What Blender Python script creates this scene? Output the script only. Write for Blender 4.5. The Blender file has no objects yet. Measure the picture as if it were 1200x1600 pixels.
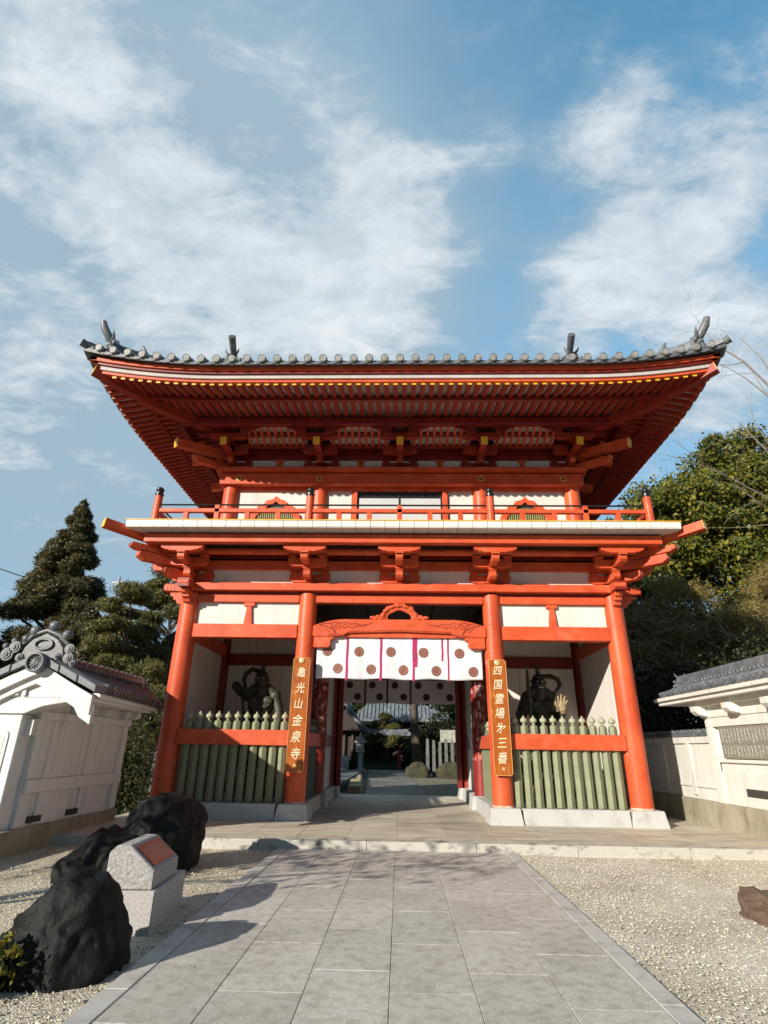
import bpy, bmesh, math, random
import numpy as np
from mathutils import Vector, Matrix, noise
R = math.radians
scn = bpy.context.scene
COL = scn.collection
# ------------------------------------------------------------------ camera
cam_d = bpy.data.cameras.new('camera'); cam = bpy.data.objects.new('camera', cam_d); COL.objects.link(cam)
cam_d.sensor_fit = 'VERTICAL'; cam_d.sensor_height = 36.0; cam_d.lens = 871.908 * 36 / 1600
cam_d.clip_start = 0.05; cam_d.clip_end = 3000
_r = Vector((0.9995524, 0.0259560, 0.0148777)); _u = Vector((-0.0035662, -0.3903745, 0.9206492)); _f = Vector((-0.0297043, 0.9202902, 0.3901072))
cam.matrix_world = Matrix(((_r.x, _u.x, -_f.x, 0.02267), (_r.y, _u.y, -_f.y, -13.03417), (_r.z, _u.z, -_f.z, 1.51619), (0, 0, 0, 1)))
scn.camera = cam
# ------------------------------------------------------------------ sun and sky
SUN_EL = 21.4
_sx, _sy = -0.66, -0.75
_n = math.hypot(_sx, _sy); _sx /= _n; _sy /= _n
SD = Vector((_sx * math.cos(R(SUN_EL)), _sy * math.cos(R(SUN_EL)), math.sin(R(SUN_EL))))
sl = bpy.data.lights.new('sun', 'SUN'); sl.energy = 5.0; sl.angle = R(0.5); sl.color = (1.0, 0.925, 0.82)
so = bpy.data.objects.new('sun', sl); COL.objects.link(so); so.rotation_euler = SD.to_track_quat('Z', 'Y').to_euler()
so.location = (-30, -30, 40)
world = bpy.data.worlds.new('World'); scn.world = world; world.use_nodes = True
def build_world():
    nt = world.node_tree; nt.nodes.clear(); N = nt.nodes.new; L = nt.links.new
    out = N('ShaderNodeOutputWorld'); bg = N('ShaderNodeBackground'); bg.inputs[1].default_value = 0.088; L(bg.outputs[0], out.inputs[0])
    sky = N('ShaderNodeTexSky'); sky.sky_type = 'NISHITA'; sky.sun_disc = False
    sky.sun_elevation = R(SUN_EL); sky.sun_rotation = math.atan2(SD.x, SD.y); sky.air_density = 1.0; sky.dust_density = 0.6; sky.ozone_density = 2.2
    tc = N('ShaderNodeTexCoord')
    def M(op, a, b=None, c=None, clamp=False):
        n = N('ShaderNodeMath'); n.operation = op; n.use_clamp = clamp
        for i, v in enumerate((a, b, c)):
            if v is None: continue
            if isinstance(v, (int, float)): n.inputs[i].default_value = v
            else: L(v, n.inputs[i])
        return n.outputs[0]
    def blobs(lst, vec):
        acc = None
        for (v, k, w) in lst:
            d = N('ShaderNodeVectorMath'); d.operation = 'DOT_PRODUCT'; L(vec, d.inputs[0]); d.inputs[1].default_value = Vector(v).normalized()
            e = M('EXPONENT', M('MULTIPLY', M('SUBTRACT', d.outputs['Value'], 1.0), k))
            acc = M('MULTIPLY', e, w) if acc is None else M('MULTIPLY_ADD', e, w, acc)
        return acc
    def fbm(scale, det, rough, dist, off, vec, st=(1, 1, 1)):
        mp = N('ShaderNodeMapping'); L(vec, mp.inputs[0]); mp.inputs['Location'].default_value = off; mp.inputs['Scale'].default_value = st
        n = N('ShaderNodeTexNoise'); L(mp.outputs[0], n.inputs['Vector']); n.inputs['Scale'].default_value = scale
        n.inputs['Detail'].default_value = det; n.inputs['Roughness'].default_value = rough; n.inputs['Distortion'].default_value = dist
        return n.outputs['Fac']
    # project the view direction on a cloud layer so that clouds shrink towards the horizon
    sep = N('ShaderNodeSeparateXYZ'); L(tc.outputs['Generated'], sep.inputs[0])
    zz = M('MAXIMUM', M('ADD', sep.outputs['Z'], 0.25), 0.1)
    cmb = N('ShaderNodeCombineXYZ'); L(M('DIVIDE', sep.outputs['X'], zz), cmb.inputs[0]); L(M('DIVIDE', sep.outputs['Y'], zz), cmb.inputs[1])
    P = cmb.outputs[0]
    # warp the direction a little so the masses get ragged edges
    wn = N('ShaderNodeTexNoise'); L(P, wn.inputs['Vector']); wn.inputs['Scale'].default_value = 3.0; wn.inputs['Detail'].default_value = 4
    wv = N('ShaderNodeVectorMath'); wv.operation = 'MULTIPLY_ADD'; L(wn.outputs['Color'], wv.inputs[0]); wv.inputs[1].default_value = (.26, .26, .26)
    ad = N('ShaderNodeVectorMath'); ad.operation = 'ADD'; L(tc.outputs['Generated'], ad.inputs[0]); ad.inputs[1].default_value = (-.13, -.13, -.13)
    L(ad.outputs[0], wv.inputs[2]); W = N('ShaderNodeVectorMath'); W.operation = 'NORMALIZE'; L(wv.outputs[0], W.inputs[0]); W = W.outputs[0]
    white = blobs([((-.449, .428, .784), 60, .80), ((-.30, .40, .86), 120, .30), ((-.395, .552, .734), 90, .50), ((-.33, .60, .72), 160, .25), ((-.544, .69, .478), 120, .75),
                   ((-.027, .585, .81), 420, .45), ((.02, .63, .775), 260, .55), ((-.07, .69, .72), 200, .60), ((.03, .70, .71), 260, .45), ((-.20, .72, .66), 160, .70), ((-.12, .67, .73), 200, .50), ((-.10, .62, .78), 160, .40), ((-.30, .66, .69), 120, .35), ((-.46, .60, .65), 140, .30), ((0.0, .77, .63), 160, .45),
                   ((.118, .57, .81), 500, .60), ((.243, .555, .795), 420, .62), ((.36, .60, .71), 300, .60), ((.39, .64, .66), 160, .75), ((.30, .70, .65), 180, .75), ((.22, .76, .61), 200, .50), ((.508, .677, .533), 160, .75),
                   ((.42, .50, .75), 700, .50), ((.47, .55, .69), 900, .40), ((.30, .50, .81), 700, .25), ((-.9, .1, .3), 4, .35), ((.9, .1, .3), 8, .35)], W)
    n1 = fbm(2.6, 9, .56, .35, (3.1, 1.7, 0), P); n2 = fbm(7.0, 9, .66, .25, (9.2, 4.4, 0), P, (1, 1.6, 1))
    dens = M('ADD', white, M('ADD', M('MULTIPLY', M('SUBTRACT', n1, .5), 1.9), M('MULTIPLY', M('SUBTRACT', n2, .5), 1.5)))
    mr = N('ShaderNodeMapRange'); mr.interpolation_type = 'SMOOTHSTEP'; L(dens, mr.inputs[0]); mr.inputs[1].default_value = .0; mr.inputs[2].default_value = .76
    cover = mr.outputs[0]
    veil = blobs([((-.40, .52, .75), 11, .95), ((-.15, .66, .74), 26, .55), ((-.5, .75, .35), 9, .8), ((.1, .85, .45), 14, .4)], W)
    veil = M('MULTIPLY', veil, M('ADD', .55, M('MULTIPLY', n1, .9)), clamp=True)
    # cloud shade
    n3 = fbm(1.9, 7, .55, .2, (1.3, 8.8, 0), P)
    ramp = N('ShaderNodeMapRange'); L(M('ADD', M('ADD', M('MULTIPLY', M('MINIMUM', dens, 1.1), .42), n3), M('MULTIPLY', M('SUBTRACT', n2, .5), 1.1)), ramp.inputs[0]); ramp.inputs[1].default_value = .62; ramp.inputs[2].default_value = 1.20
    mixc = N('ShaderNodeMix'); mixc.data_type = 'RGBA'; L(ramp.outputs[0], mixc.inputs[0]); mixc.inputs[6].default_value = (2.9, 4.0, 4.9, 1); mixc.inputs[7].default_value = (7.2, 7.5, 7.75, 1)
    # photo sky: blue, greener and paler towards the horizon
    hs = N('ShaderNodeHueSaturation'); L(sky.outputs[0], hs.inputs['Color']); hs.inputs['Hue'].default_value = .475; hs.inputs['Saturation'].default_value = 1.18; hs.inputs['Value'].default_value = 2.35
    hz = N('ShaderNodeMapRange'); hz.interpolation_type = 'SMOOTHSTEP'; L(sep.outputs['Z'], hz.inputs[0]); hz.inputs[1].default_value = .82; hz.inputs[2].default_value = .30; hz.inputs[3].default_value = 0; hz.inputs[4].default_value = .88
    m0 = N('ShaderNodeMix'); m0.data_type = 'RGBA'; L(hz.outputs[0], m0.inputs[0]); L(hs.outputs[0], m0.inputs[6]); m0.inputs[7].default_value = (2.2, 4.1, 6.3, 1)
    m1 = N('ShaderNodeMix'); m1.data_type = 'RGBA'; L(veil, m1.inputs[0]); L(m0.outputs[2], m1.inputs[6]); m1.inputs[7].default_value = (2.9, 4.15, 5.1, 1)
    m2 = N('ShaderNodeMix'); m2.data_type = 'RGBA'; L(M('MULTIPLY', cover, .9), m2.inputs[0]); L(m1.outputs[2], m2.inputs[6]); L(mixc.outputs[2], m2.inputs[7])
    # sky behind the viewer is dimmed to cut fill light under the eaves
    back = N('ShaderNodeMapRange'); back.interpolation_type = 'SMOOTHSTEP'; L(sep.outputs['Y'], back.inputs[0]); back.inputs[1].default_value = -.35; back.inputs[2].default_value = .30; back.inputs[3].default_value = .34; back.inputs[4].default_value = 1.0
    sc_ = N('ShaderNodeVectorMath'); sc_.operation = 'SCALE'; L(m2.outputs[2], sc_.inputs[0]); L(back.outputs[0], sc_.inputs['Scale'])
    L(sc_.outputs[0], bg.inputs[0])
build_world()
vs = scn.view_settings; vs.view_transform = 'Standard'; vs.look = 'None'; vs.exposure = 0.47; vs.gamma = 1.0; vs.use_curve_mapping = False
scn.cycles.max_bounces = 6; scn.cycles.diffuse_bounces = 3; scn.cycles.transparent_max_bounces = 8
rnd = random.Random(7)

# ------------------------------------------------------------------ materials
MT = {}
def mat(name, c1, c2=None, scale=3.0, rough=.5, bump=0.0, bscale=40.0, detail=5, spec=.5, metal=0.0, c3=None, s3=1.0, t3=(.6, .7), stretch=(1, 1, 1), coords='Object', rvar=0.0, sub=0.0, alt=None, grime=0.0, gst=(5, 5, .45)):
    if name in MT: return MT[name]
    m = bpy.data.materials.new(name); m.use_nodes = True; nt = m.node_tree; N = nt.nodes.new; L = nt.links.new
    b = nt.nodes['Principled BSDF']; b.inputs['Roughness'].default_value = rough; b.inputs['Metallic'].default_value = metal
    b.inputs['Specular IOR Level'].default_value = spec
    tc = N('ShaderNodeTexCoord'); mp = N('ShaderNodeMapping'); L(tc.outputs[coords], mp.inputs[0]); mp.inputs['Scale'].default_value = stretch
    col = None
    if c2 is None: c2 = tuple(x * .86 for x in c1)
    n = N('ShaderNodeTexNoise'); L(mp.outputs[0], n.inputs['Vector']); n.inputs['Scale'].default_value = scale; n.inputs['Detail'].default_value = detail; n.inputs['Roughness'].default_value = .6
    mr = N('ShaderNodeMapRange'); L(n.outputs[0], mr.inputs[0]); mr.inputs[1].default_value = .34; mr.inputs[2].default_value = .66
    mx = N('ShaderNodeMix'); mx.data_type = 'RGBA'; L(mr.outputs[0], mx.inputs[0]); mx.inputs[6].default_value = (*c1, 1); mx.inputs[7].default_value = (*c2, 1); col = mx.outputs[2]
    if c3 is not None:
        n3 = N('ShaderNodeTexNoise'); L(mp.outputs[0], n3.inputs['Vector']); n3.inputs['Scale'].default_value = s3; n3.inputs['Detail'].default_value = 8; n3.inputs['Roughness'].default_value = .65
        r3 = N('ShaderNodeMapRange'); L(n3.outputs[0], r3.inputs[0]); r3.inputs[1].default_value = t3[0]; r3.inputs[2].default_value = t3[1]
        m3 = N('ShaderNodeMix'); m3.data_type = 'RGBA'; L(r3.outputs[0], m3.inputs[0]); L(col, m3.inputs[6]); m3.inputs[7].default_value = (*c3, 1); col = m3.outputs[2]
    if grime:                                 # rain streaks and dust, a wear pattern that belongs to the surface
        mg = N('ShaderNodeMapping'); L(tc.outputs[coords], mg.inputs[0]); mg.inputs['Scale'].default_value = gst
        ng = N('ShaderNodeTexNoise'); L(mg.outputs[0], ng.inputs['Vector']); ng.inputs['Scale'].default_value = 1.3; ng.inputs['Detail'].default_value = 9; ng.inputs['Roughness'].default_value = .68
        rg = N('ShaderNodeMapRange'); L(ng.outputs[0], rg.inputs[0]); rg.inputs[1].default_value = .42; rg.inputs[2].default_value = .78; rg.inputs[3].default_value = 0.0; rg.inputs[4].default_value = grime
        xg = N('ShaderNodeMix'); xg.data_type = 'RGBA'; xg.blend_type = 'MULTIPLY'; L(rg.outputs[0], xg.inputs[0]); L(col, xg.inputs[6]); xg.inputs[7].default_value = (.34, .30, .26, 1); col = xg.outputs[2]
    if alt:                                   # a per-face tone stored in the mesh (slab to slab difference)
        at = N('ShaderNodeAttribute'); at.attribute_name = 'tone'
        mm = N('ShaderNodeMix'); mm.data_type = 'RGBA'; mm.blend_type = 'MULTIPLY'; mm.inputs[0].default_value = 1.0; L(col, mm.inputs[6]); L(at.outputs['Color'], mm.inputs[7]); col = mm.outputs[2]
    L(col, b.inputs['Base Color'])
    if rvar:
        rr = N('ShaderNodeMapRange'); L(n.outputs[0], rr.inputs[0]); rr.inputs[3].default_value = rough - rvar; rr.inputs[4].default_value = rough + rvar; L(rr.outputs[0], b.inputs['Roughness'])
    if bump:
        nb = N('ShaderNodeTexNoise'); L(mp.outputs[0], nb.inputs['Vector']); nb.inputs['Scale'].default_value = bscale; nb.inputs['Detail'].default_value = 4
        bp = N('ShaderNodeBump'); bp.inputs['Strength'].default_value = 1.0; bp.inputs['Distance'].default_value = bump; L(nb.outputs[0], bp.inputs['Height']); L(bp.outputs[0], b.inputs['Normal'])
    MT[name] = m; return m
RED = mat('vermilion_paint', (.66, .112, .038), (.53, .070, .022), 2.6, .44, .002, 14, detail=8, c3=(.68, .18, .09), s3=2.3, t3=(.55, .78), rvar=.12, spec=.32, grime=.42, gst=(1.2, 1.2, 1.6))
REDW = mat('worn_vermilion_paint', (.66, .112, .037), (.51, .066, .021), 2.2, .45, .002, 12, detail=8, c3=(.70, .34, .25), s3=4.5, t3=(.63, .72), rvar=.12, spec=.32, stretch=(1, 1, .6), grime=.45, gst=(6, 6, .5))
REDO = mat('shade_dark_old_red', (.23, .014, .008), (.15, .010, .007), 3, .45, .002, 16, c3=(.5, .18, .13), s3=9, t3=(.68, .72))  # red darkened: shade of inner and recessed parts put into the colour
RAF = mat('eave_shade_red', (.33, .032, .013), (.25, .022, .010), 3, .5, .0015, 16)  # darker copy of the vermilion, under-eave shade painted in
WHT = mat('white_plaster', (.66, .645, .60), (.60, .58, .53), 1.4, .8, .001, 30, c3=(.50, .47, .41), s3=2.2, t3=(.55, .85), spec=.2, grime=.18)
SOFF = mat('soffit_board', (.50, .38, .34), (.42, .31, .27), 4, .7)
YEL = mat('yellow_paint', (.80, .44, .03), (.72, .36, .02), 9, .45)
BLK = mat('black_lacquer', (.012, .013, .013), (.02, .022, .022), 8, .3)
GRN = mat('sage_green_paint', (.235, .25, .145), (.165, .185, .105), 3.0, .6, .002, 20, grime=.6, gst=(7, 7, .6), c3=(.36, .36, .27), s3=9, t3=(.66, .74))
FIN = mat('pale_green_paint', (.36, .36, .25), (.28, .28, .17), 6, .6)
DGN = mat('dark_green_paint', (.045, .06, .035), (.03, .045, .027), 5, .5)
GRA = mat('granite', (.50, .50, .48), (.38, .38, .36), 90, .65, .0008, 160, detail=3, c3=(.22, .215, .2), s3=2.5, t3=(.52, .8))
GRAW = mat('weathered_granite', (.52, .50, .44), (.38, .36, .31), 60, .75, .0015, 120, detail=4, c3=(.10, .085, .065), s3=4.5, t3=(.54, .72), stretch=(1, 1, 2.2))
SLAB = mat('granite_slab', (.68, .645, .575), (.43, .405, .355), 85, .62, .0012, 200, detail=3, c3=(.40, .37, .31), s3=11, t3=(.46, .66), grime=.38, gst=(.9, .9, .9), alt=True)
KERB = mat('sawn_granite', (.58, .565, .52), (.44, .43, .395), 110, .6, .0007, 200, detail=3, c3=(.27, .26, .24), s3=3.0, t3=(.5, .75), alt=True)
PLAT = mat('stained_paving_stone', (.66, .60, .48), (.50, .445, .345), 2.0, .6, .001, 90, c3=(.36, .31, .24), s3=1.6, t3=(.5, .72), grime=.45, gst=(.7, 1.8, 1), stretch=(.8, 1.7, 1), alt=True)
PLNK = mat('white_board', (.70, .66, .60), (.60, .56, .50), 3, .65, .001, 20, stretch=(3, 3, .4))
TIL = mat('fired_tile', (.155, .165, .175), (.085, .092, .10), 4.0, .42, .002, 30, c3=(.29, .29, .27), s3=6, t3=(.56, .74), rvar=.1)
TILE_END = mat('pale_end_tile', (.33, .335, .32), (.21, .215, .21), 9.0, .5, .002, 30, c3=(.12, .12, .12), s3=6, t3=(.6, .74))
TILR = mat('brown_fired_tile', (.10, .098, .10), (.05, .05, .053), 7.0, .4, .002, 30, c3=(.28, .26, .25), s3=8, t3=(.55, .7), rvar=.1)
WOODS = mat('varnished_signboard', (.42, .115, .014), (.24, .05, .008), 2.4, .3, .0008, 30, stretch=(5, 5, .8), c3=(.55, .19, .03), s3=2.5, t3=(.55, .7))
CREAM = mat('cream_character_paint', (.78, .66, .45), None, 5, .5)
EDGE = mat('gilt_edge', (.72, .42, .15), None, 5, .4)
BRZ = mat('statue_bronze', (.066, .060, .038), (.026, .024, .016), 5, .5, .006, 22, c3=(.13, .12, .065), s3=4, t3=(.56, .74), spec=.4)
HAND = mat('statue_palm', (.36, .27, .14), (.25, .18, .09), 8, .5)
CLOTH = mat('white_curtain_cloth', (.66, .65, .67), (.60, .59, .62), 2, .85, .004, 6)
CLOTHD = mat('grey_curtain_cloth', (.62, .58, .58), (.55, .51, .52), 2, .85, .004, 6)
RIB = mat('magenta_ribbon', (.42, .010, .09), (.30, .008, .07), 10, .6, c3=(.7, .5, .6), s3=22, t3=(.66, .7))
CRST = mat('crest_ink', (.060, .014, .010), None, 5, .7)
CRSP = mat('crest_petal', (.46, .19, .13), None, 5, .7)
MORT = mat('dark_joint', (.045, .042, .036), None, 8, .9)
WALLW = mat('boundary_wall_plaster', (.76, .745, .725), (.70, .68, .655), 1.2, .75, .001, 20, detail=8, c3=(.40, .37, .33), s3=3.0, t3=(.54, .85), spec=.2, stretch=(1, 1, .4), grime=.25)
WALLC = mat('cream_wall_plaster', (.68, .67, .615), (.62, .605, .545), 1.2, .75, .001, 20, detail=8, c3=(.40, .37, .29), s3=3.0, t3=(.54, .85), spec=.2, stretch=(1, 1, .35), grime=.3)
FOUN = mat('stained_concrete', (.36, .33, .24), (.25, .225, .15), 2.4, .85, .004, 25, c3=(.16, .14, .09), s3=3.4, t3=(.5, .75), stretch=(1, 1, .5))
ROCK = mat('dark_rock', (.0085, .0105, .0095), (.003, .0035, .0035), 3.5, .66, .012, 26, detail=8, c3=(.060, .062, .045), s3=4, t3=(.63, .76), rvar=.14, spec=.22, stretch=(1, 1, .6))
ROCKB = mat('brown_rock', (.16, .10, .06), (.07, .045, .03), 6, .75, .02, 18)
MOSS = mat('mossy_rock', (.055, .05, .02), (.025, .027, .012), 6, .8, .02, 12)
STONE = mat('speckled_monument_granite', (.50, .48, .45), (.27, .255, .24), 75, .7, .001, 120, detail=2)
ROUGHS = mat('split_monument_granite', (.44, .42, .40), (.22, .21, .20), 60, .8, .012, 30, detail=3)
COPR = mat('copper_plate', (.40, .105, .062), (.32, .08, .05), 5, .38, metal=.35)
COPL = mat('plate_lettering', (.72, .40, .28), None, 5, .5)
TABL = mat('grey_inscribed_stone', (.235, .225, .175), (.19, .18, .145), 60, .6)
BARK = mat('bark', (.10, .08, .06), (.05, .04, .03), 12, .9, .01, 30, stretch=(1, 1, .3))
BARKL = mat('pale_bark', (.26, .225, .19), (.16, .135, .11), 6, .85)
DWOOD = mat('dark_timber', (.035, .022, .016), (.02, .013, .01), 6, .6)
BRRED = mat('bridge_red', (.36, .02, .02), None, 5, .5)
GLS = mat('window_glass', (.55, .56, .55), (.48, .49, .49), 1, .12, spec=.6)
METL = mat('grey_metal', (.35, .36, .36), None, 5, .4)
WIRE = mat('cable_sheath', (.02, .02, .02), None, 5, .6)

def leafmat(name, c1, c2, c3, s=.9, rough=.5, trans=.25):
    if name in MT: return MT[name]
    m = bpy.data.materials.new(name); m.use_nodes = True; nt = m.node_tree; N = nt.nodes.new; L = nt.links.new
    b = nt.nodes['Principled BSDF']; b.inputs['Roughness'].default_value = rough; b.inputs['Specular IOR Level'].default_value = .35
    at = N('ShaderNodeAttribute'); at.attribute_name = 'tone'
    tc = N('ShaderNodeTexCoord'); n = N('ShaderNodeTexNoise'); L(tc.outputs['Object'], n.inputs['Vector']); n.inputs['Scale'].default_value = s; n.inputs['Detail'].default_value = 3
    r = N('ShaderNodeMapRange'); L(n.outputs[0], r.inputs[0]); r.inputs[1].default_value = .38; r.inputs[2].default_value = .62
    x1 = N('ShaderNodeMix'); x1.data_type = 'RGBA'; L(r.outputs[0], x1.inputs[0]); x1.inputs[6].default_value = (*c1, 1); x1.inputs[7].default_value = (*c2, 1)
    x2 = N('ShaderNodeMix'); x2.data_type = 'RGBA'; L(at.outputs['Fac'], x2.inputs[0]); L(x1.outputs[2], x2.inputs[6]); x2.inputs[7].default_value = (*c3, 1)
    L(x2.outputs[2], b.inputs['Base Color'])
    t = N('ShaderNodeBsdfTranslucent'); L(x2.outputs[2], t.inputs[0]); ms = N('ShaderNodeMixShader'); ms.inputs[0].default_value = trans
    L(b.outputs[0], ms.inputs[1]); L(t.outputs[0], ms.inputs[2]); L(ms.outputs[0], nt.nodes['Material Output'].inputs[0])
    MT[name] = m; return m
LCON = leafmat('cedar_foliage', (.085, .080, .032), (.050, .052, .022), (.19, .145, .045))
LPIN = leafmat('pine_foliage', (.085, .098, .032), (.050, .064, .022), (.24, .20, .05))
LEVG = leafmat('laurel_foliage', (.085, .105, .018), (.045, .062, .012), (.30, .25, .025))
LDRK = leafmat('deep_green_foliage', (.030, .042, .014), (.020, .030, .010), (.07, .075, .02))
LHDG = leafmat('hedge_foliage', (.050, .060, .020), (.030, .040, .014), (.13, .12, .04))
LSHR = leafmat('yellow_green_foliage', (.20, .19, .02), (.11, .13, .015), (.42, .26, .02))
LSTR = leafmat('dry_straw_foliage', (.27, .20, .07), (.17, .13, .045), (.34, .28, .08))

# ------------------------------------------------------------------ mesh builder
class MB:
    def __init__(s): s.v = []; s.f = []; s.m = []; s.mats = []; s.T = None; s.cur = 0; s.tone = []; s.t = 1.0
    def use(s, m):
        if m not in s.mats: s.mats.append(m)
        s.cur = s.mats.index(m); return s
    def add(s, vs, fs):
        o = len(s.v)
        if s.T is not None: vs = [s.T @ Vector(v) for v in vs]
        s.v += [tuple(v) for v in vs]
        for f in fs: s.f.append([i + o for i in f]); s.m.append(s.cur); s.tone.append(s.t)
        return s
    def box(s, x0, x1, y0, y1, z0, z1, tx=0, ty=0):
        return s.add([(x0, y0, z0), (x1, y0, z0), (x1, y1, z0), (x0, y1, z0), (x0 + tx, y0 + ty, z1), (x1 - tx, y0 + ty, z1), (x1 - tx, y1 - ty, z1), (x0 + tx, y1 - ty, z1)],
                     [(0, 3, 2, 1), (4, 5, 6, 7), (0, 1, 5, 4), (1, 2, 6, 5), (2, 3, 7, 6), (3, 0, 4, 7)])
    def prism(s, poly, a, b, axis='y'):
        n = len(poly)
        def P(q, t): return {'y': (q[0], t, q[1]), 'x': (t, q[0], q[1]), 'z': (q[0], q[1], t)}[axis]
        return s.add([P(q, a) for q in poly] + [P(q, b) for q in poly], [tuple(range(n)), tuple(range(2 * n - 1, n - 1, -1))] + [(i, i + n, (i + 1) % n + n, (i + 1) % n) for i in range(n)])
    def hexa(s, c): return s.add(c, [(0, 3, 2, 1), (4, 5, 6, 7), (0, 1, 5, 4), (1, 2, 6, 5), (2, 3, 7, 6), (3, 0, 4, 7)])
    def beam(s, p, q, w, h, w2=None, h2=None):       # p,q = centres of the end faces
        p = Vector(p); q = Vector(q); d = (q - p).normalized(); r = d.cross(Vector((0, 0, 1))).normalized(); u = r.cross(d)
        c = []
        for (o, ww, hh) in ((p, w, h), (q, w2 or w, h2 or h)):
            c += [o - r * ww / 2 - u * hh / 2, o + r * ww / 2 - u * hh / 2, o + r * ww / 2 + u * hh / 2, o - r * ww / 2 + u * hh / 2]
        return s.hexa(c)
    def tube(s, pts, rad, n=8, cap=True, squash=1.0):
        pts = [Vector(p) for p in pts]
        if not hasattr(rad, '__len__'): rad = [rad] * len(pts)
        vs = []; prev = None
        for i, p in enumerate(pts):
            t = (pts[min(i + 1, len(pts) - 1)] - pts[max(i - 1, 0)]).normalized()
            if prev is None: a = t.cross(Vector((0, 0, 1)) if abs(t.z) < .9 else Vector((0, 1, 0))).normalized()
            else: a = (prev - t * prev.dot(t)).normalized()
            prev = a; b = t.cross(a)
            for k in range(n):
                th = 2 * math.pi * k / n; vs.append(p + a * (math.cos(th) * rad[i]) + b * (math.sin(th) * rad[i] * squash))
        fs = [(i * n + k, i * n + (k + 1) % n, (i + 1) * n + (k + 1) % n, (i + 1) * n + k) for i in range(len(pts) - 1) for k in range(n)]
        if cap: fs += [tuple(range(n - 1, -1, -1)), tuple(range((len(pts) - 1) * n, len(pts) * n))]
        return s.add(vs, fs)
    def lathe(s, prof, c, n=16, ax='z'):
        vs = []
        for (r, h) in prof:
            for k in range(n):
                th = 2 * math.pi * (k + .5) / n; a, b = r * math.cos(th), r * math.sin(th)
                vs.append({'z': (c[0] + a, c[1] + b, c[2] + h), 'y': (c[0] + a, c[1] + h, c[2] + b), 'x': (c[0] + h, c[1] + a, c[2] + b)}[ax])
        m = len(prof); fs = [(i * n + k, i * n + (k + 1) % n, (i + 1) * n + (k + 1) % n, (i + 1) * n + k) for i in range(m - 1) for k in range(n)]
        fs += [tuple(range(n - 1, -1, -1)), tuple(range((m - 1) * n, m * n))]
        return s.add(vs, fs)
    def ball(s, c, r, n=12, sc=(1, 1, 1)):
        prof = [(max(1e-4, math.sin(math.pi * i / n)), -math.cos(math.pi * i / n)) for i in range(n + 1)]
        vs = []; k2 = n + 4
        for (a, h) in prof:
            for k in range(k2):
                th = 2 * math.pi * k / k2; vs.append((c[0] + r * sc[0] * a * math.cos(th), c[1] + r * sc[1] * a * math.sin(th), c[2] + r * sc[2] * h))
        fs = [(i * k2 + k, i * k2 + (k + 1) % k2, (i + 1) * k2 + (k + 1) % k2, (i + 1) * k2 + k) for i in range(n) for k in range(k2)]
        return s.add(vs, fs)
    def build(s, name, m=None, parent=None, bev=0, smooth=None, recalc=True):
        me = bpy.data.meshes.new(name); me.from_pydata(s.v, [], s.f)
        mats = s.mats or [m]
        for x in mats: me.materials.append(x)
        if s.mats: me.polygons.foreach_set('material_index', s.m)
        if any(t != 1.0 for t in s.tone):
            at = me.attributes.new('tone', 'FLOAT_COLOR', 'CORNER'); vals = []
            for p, t in zip(me.polygons, s.tone): vals += [t, t, t, 1.0] * p.loop_total if not isinstance(t, tuple) else [*t, 1.0] * p.loop_total
            at.data.foreach_set('color', vals)
        elif m in (SLAB, KERB, PLAT):
            at = me.attributes.new('tone', 'FLOAT_COLOR', 'CORNER'); at.data.foreach_set('color', [1.0] * (4 * len(me.loops)))
        if recalc:
            bm = bmesh.new(); bm.from_mesh(me); bmesh.ops.recalc_face_normals(bm, faces=bm.faces); bm.to_mesh(me); bm.free()
        o = bpy.data.objects.new(name, me); COL.objects.link(o)
        if parent: o.parent = parent
        if smooth is not None:
            me.polygons.foreach_set('use_smooth', [True] * len(me.polygons))
            me.set_sharp_from_angle(angle=R(smooth))
        if bev:
            b = o.modifiers.new('bevel', 'BEVEL'); b.width = bev; b.segments = 1; b.limit_method = 'ANGLE'; b.angle_limit = R(35)
        me.update(); return o
def root(name, label, cat, loc=(0, 0, 0), group=None, rz=0):
    o = bpy.data.objects.new(name, None); COL.objects.link(o); o.location = loc; o.rotation_euler.z = rz; o.empty_display_size = .2
    o['label'] = label; o['category'] = cat
    if group: o['group'] = group
    return o
def tag(o, label=None, cat=None, group=None, kind=None):
    if label: o['label'] = label
    if cat: o['category'] = cat
    if group: o['group'] = group
    if kind: o['kind'] = kind
    return o
def dup(src, loc=None, parent=None, label=None, rz=None):
    c = src.copy(); COL.objects.link(c)
    if parent is not None: c.parent = parent
    if loc is not None: c.location = loc
    if rz is not None: c.rotation_euler.z = rz
    if label: c['label'] = label
    for ch in list(src.children): dup(ch, None, c)
    return c
def rotz(a, c=(0, 0, 0)): return Matrix.Translation(Vector(c)) @ Matrix.Rotation(a, 4, 'Z')

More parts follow.
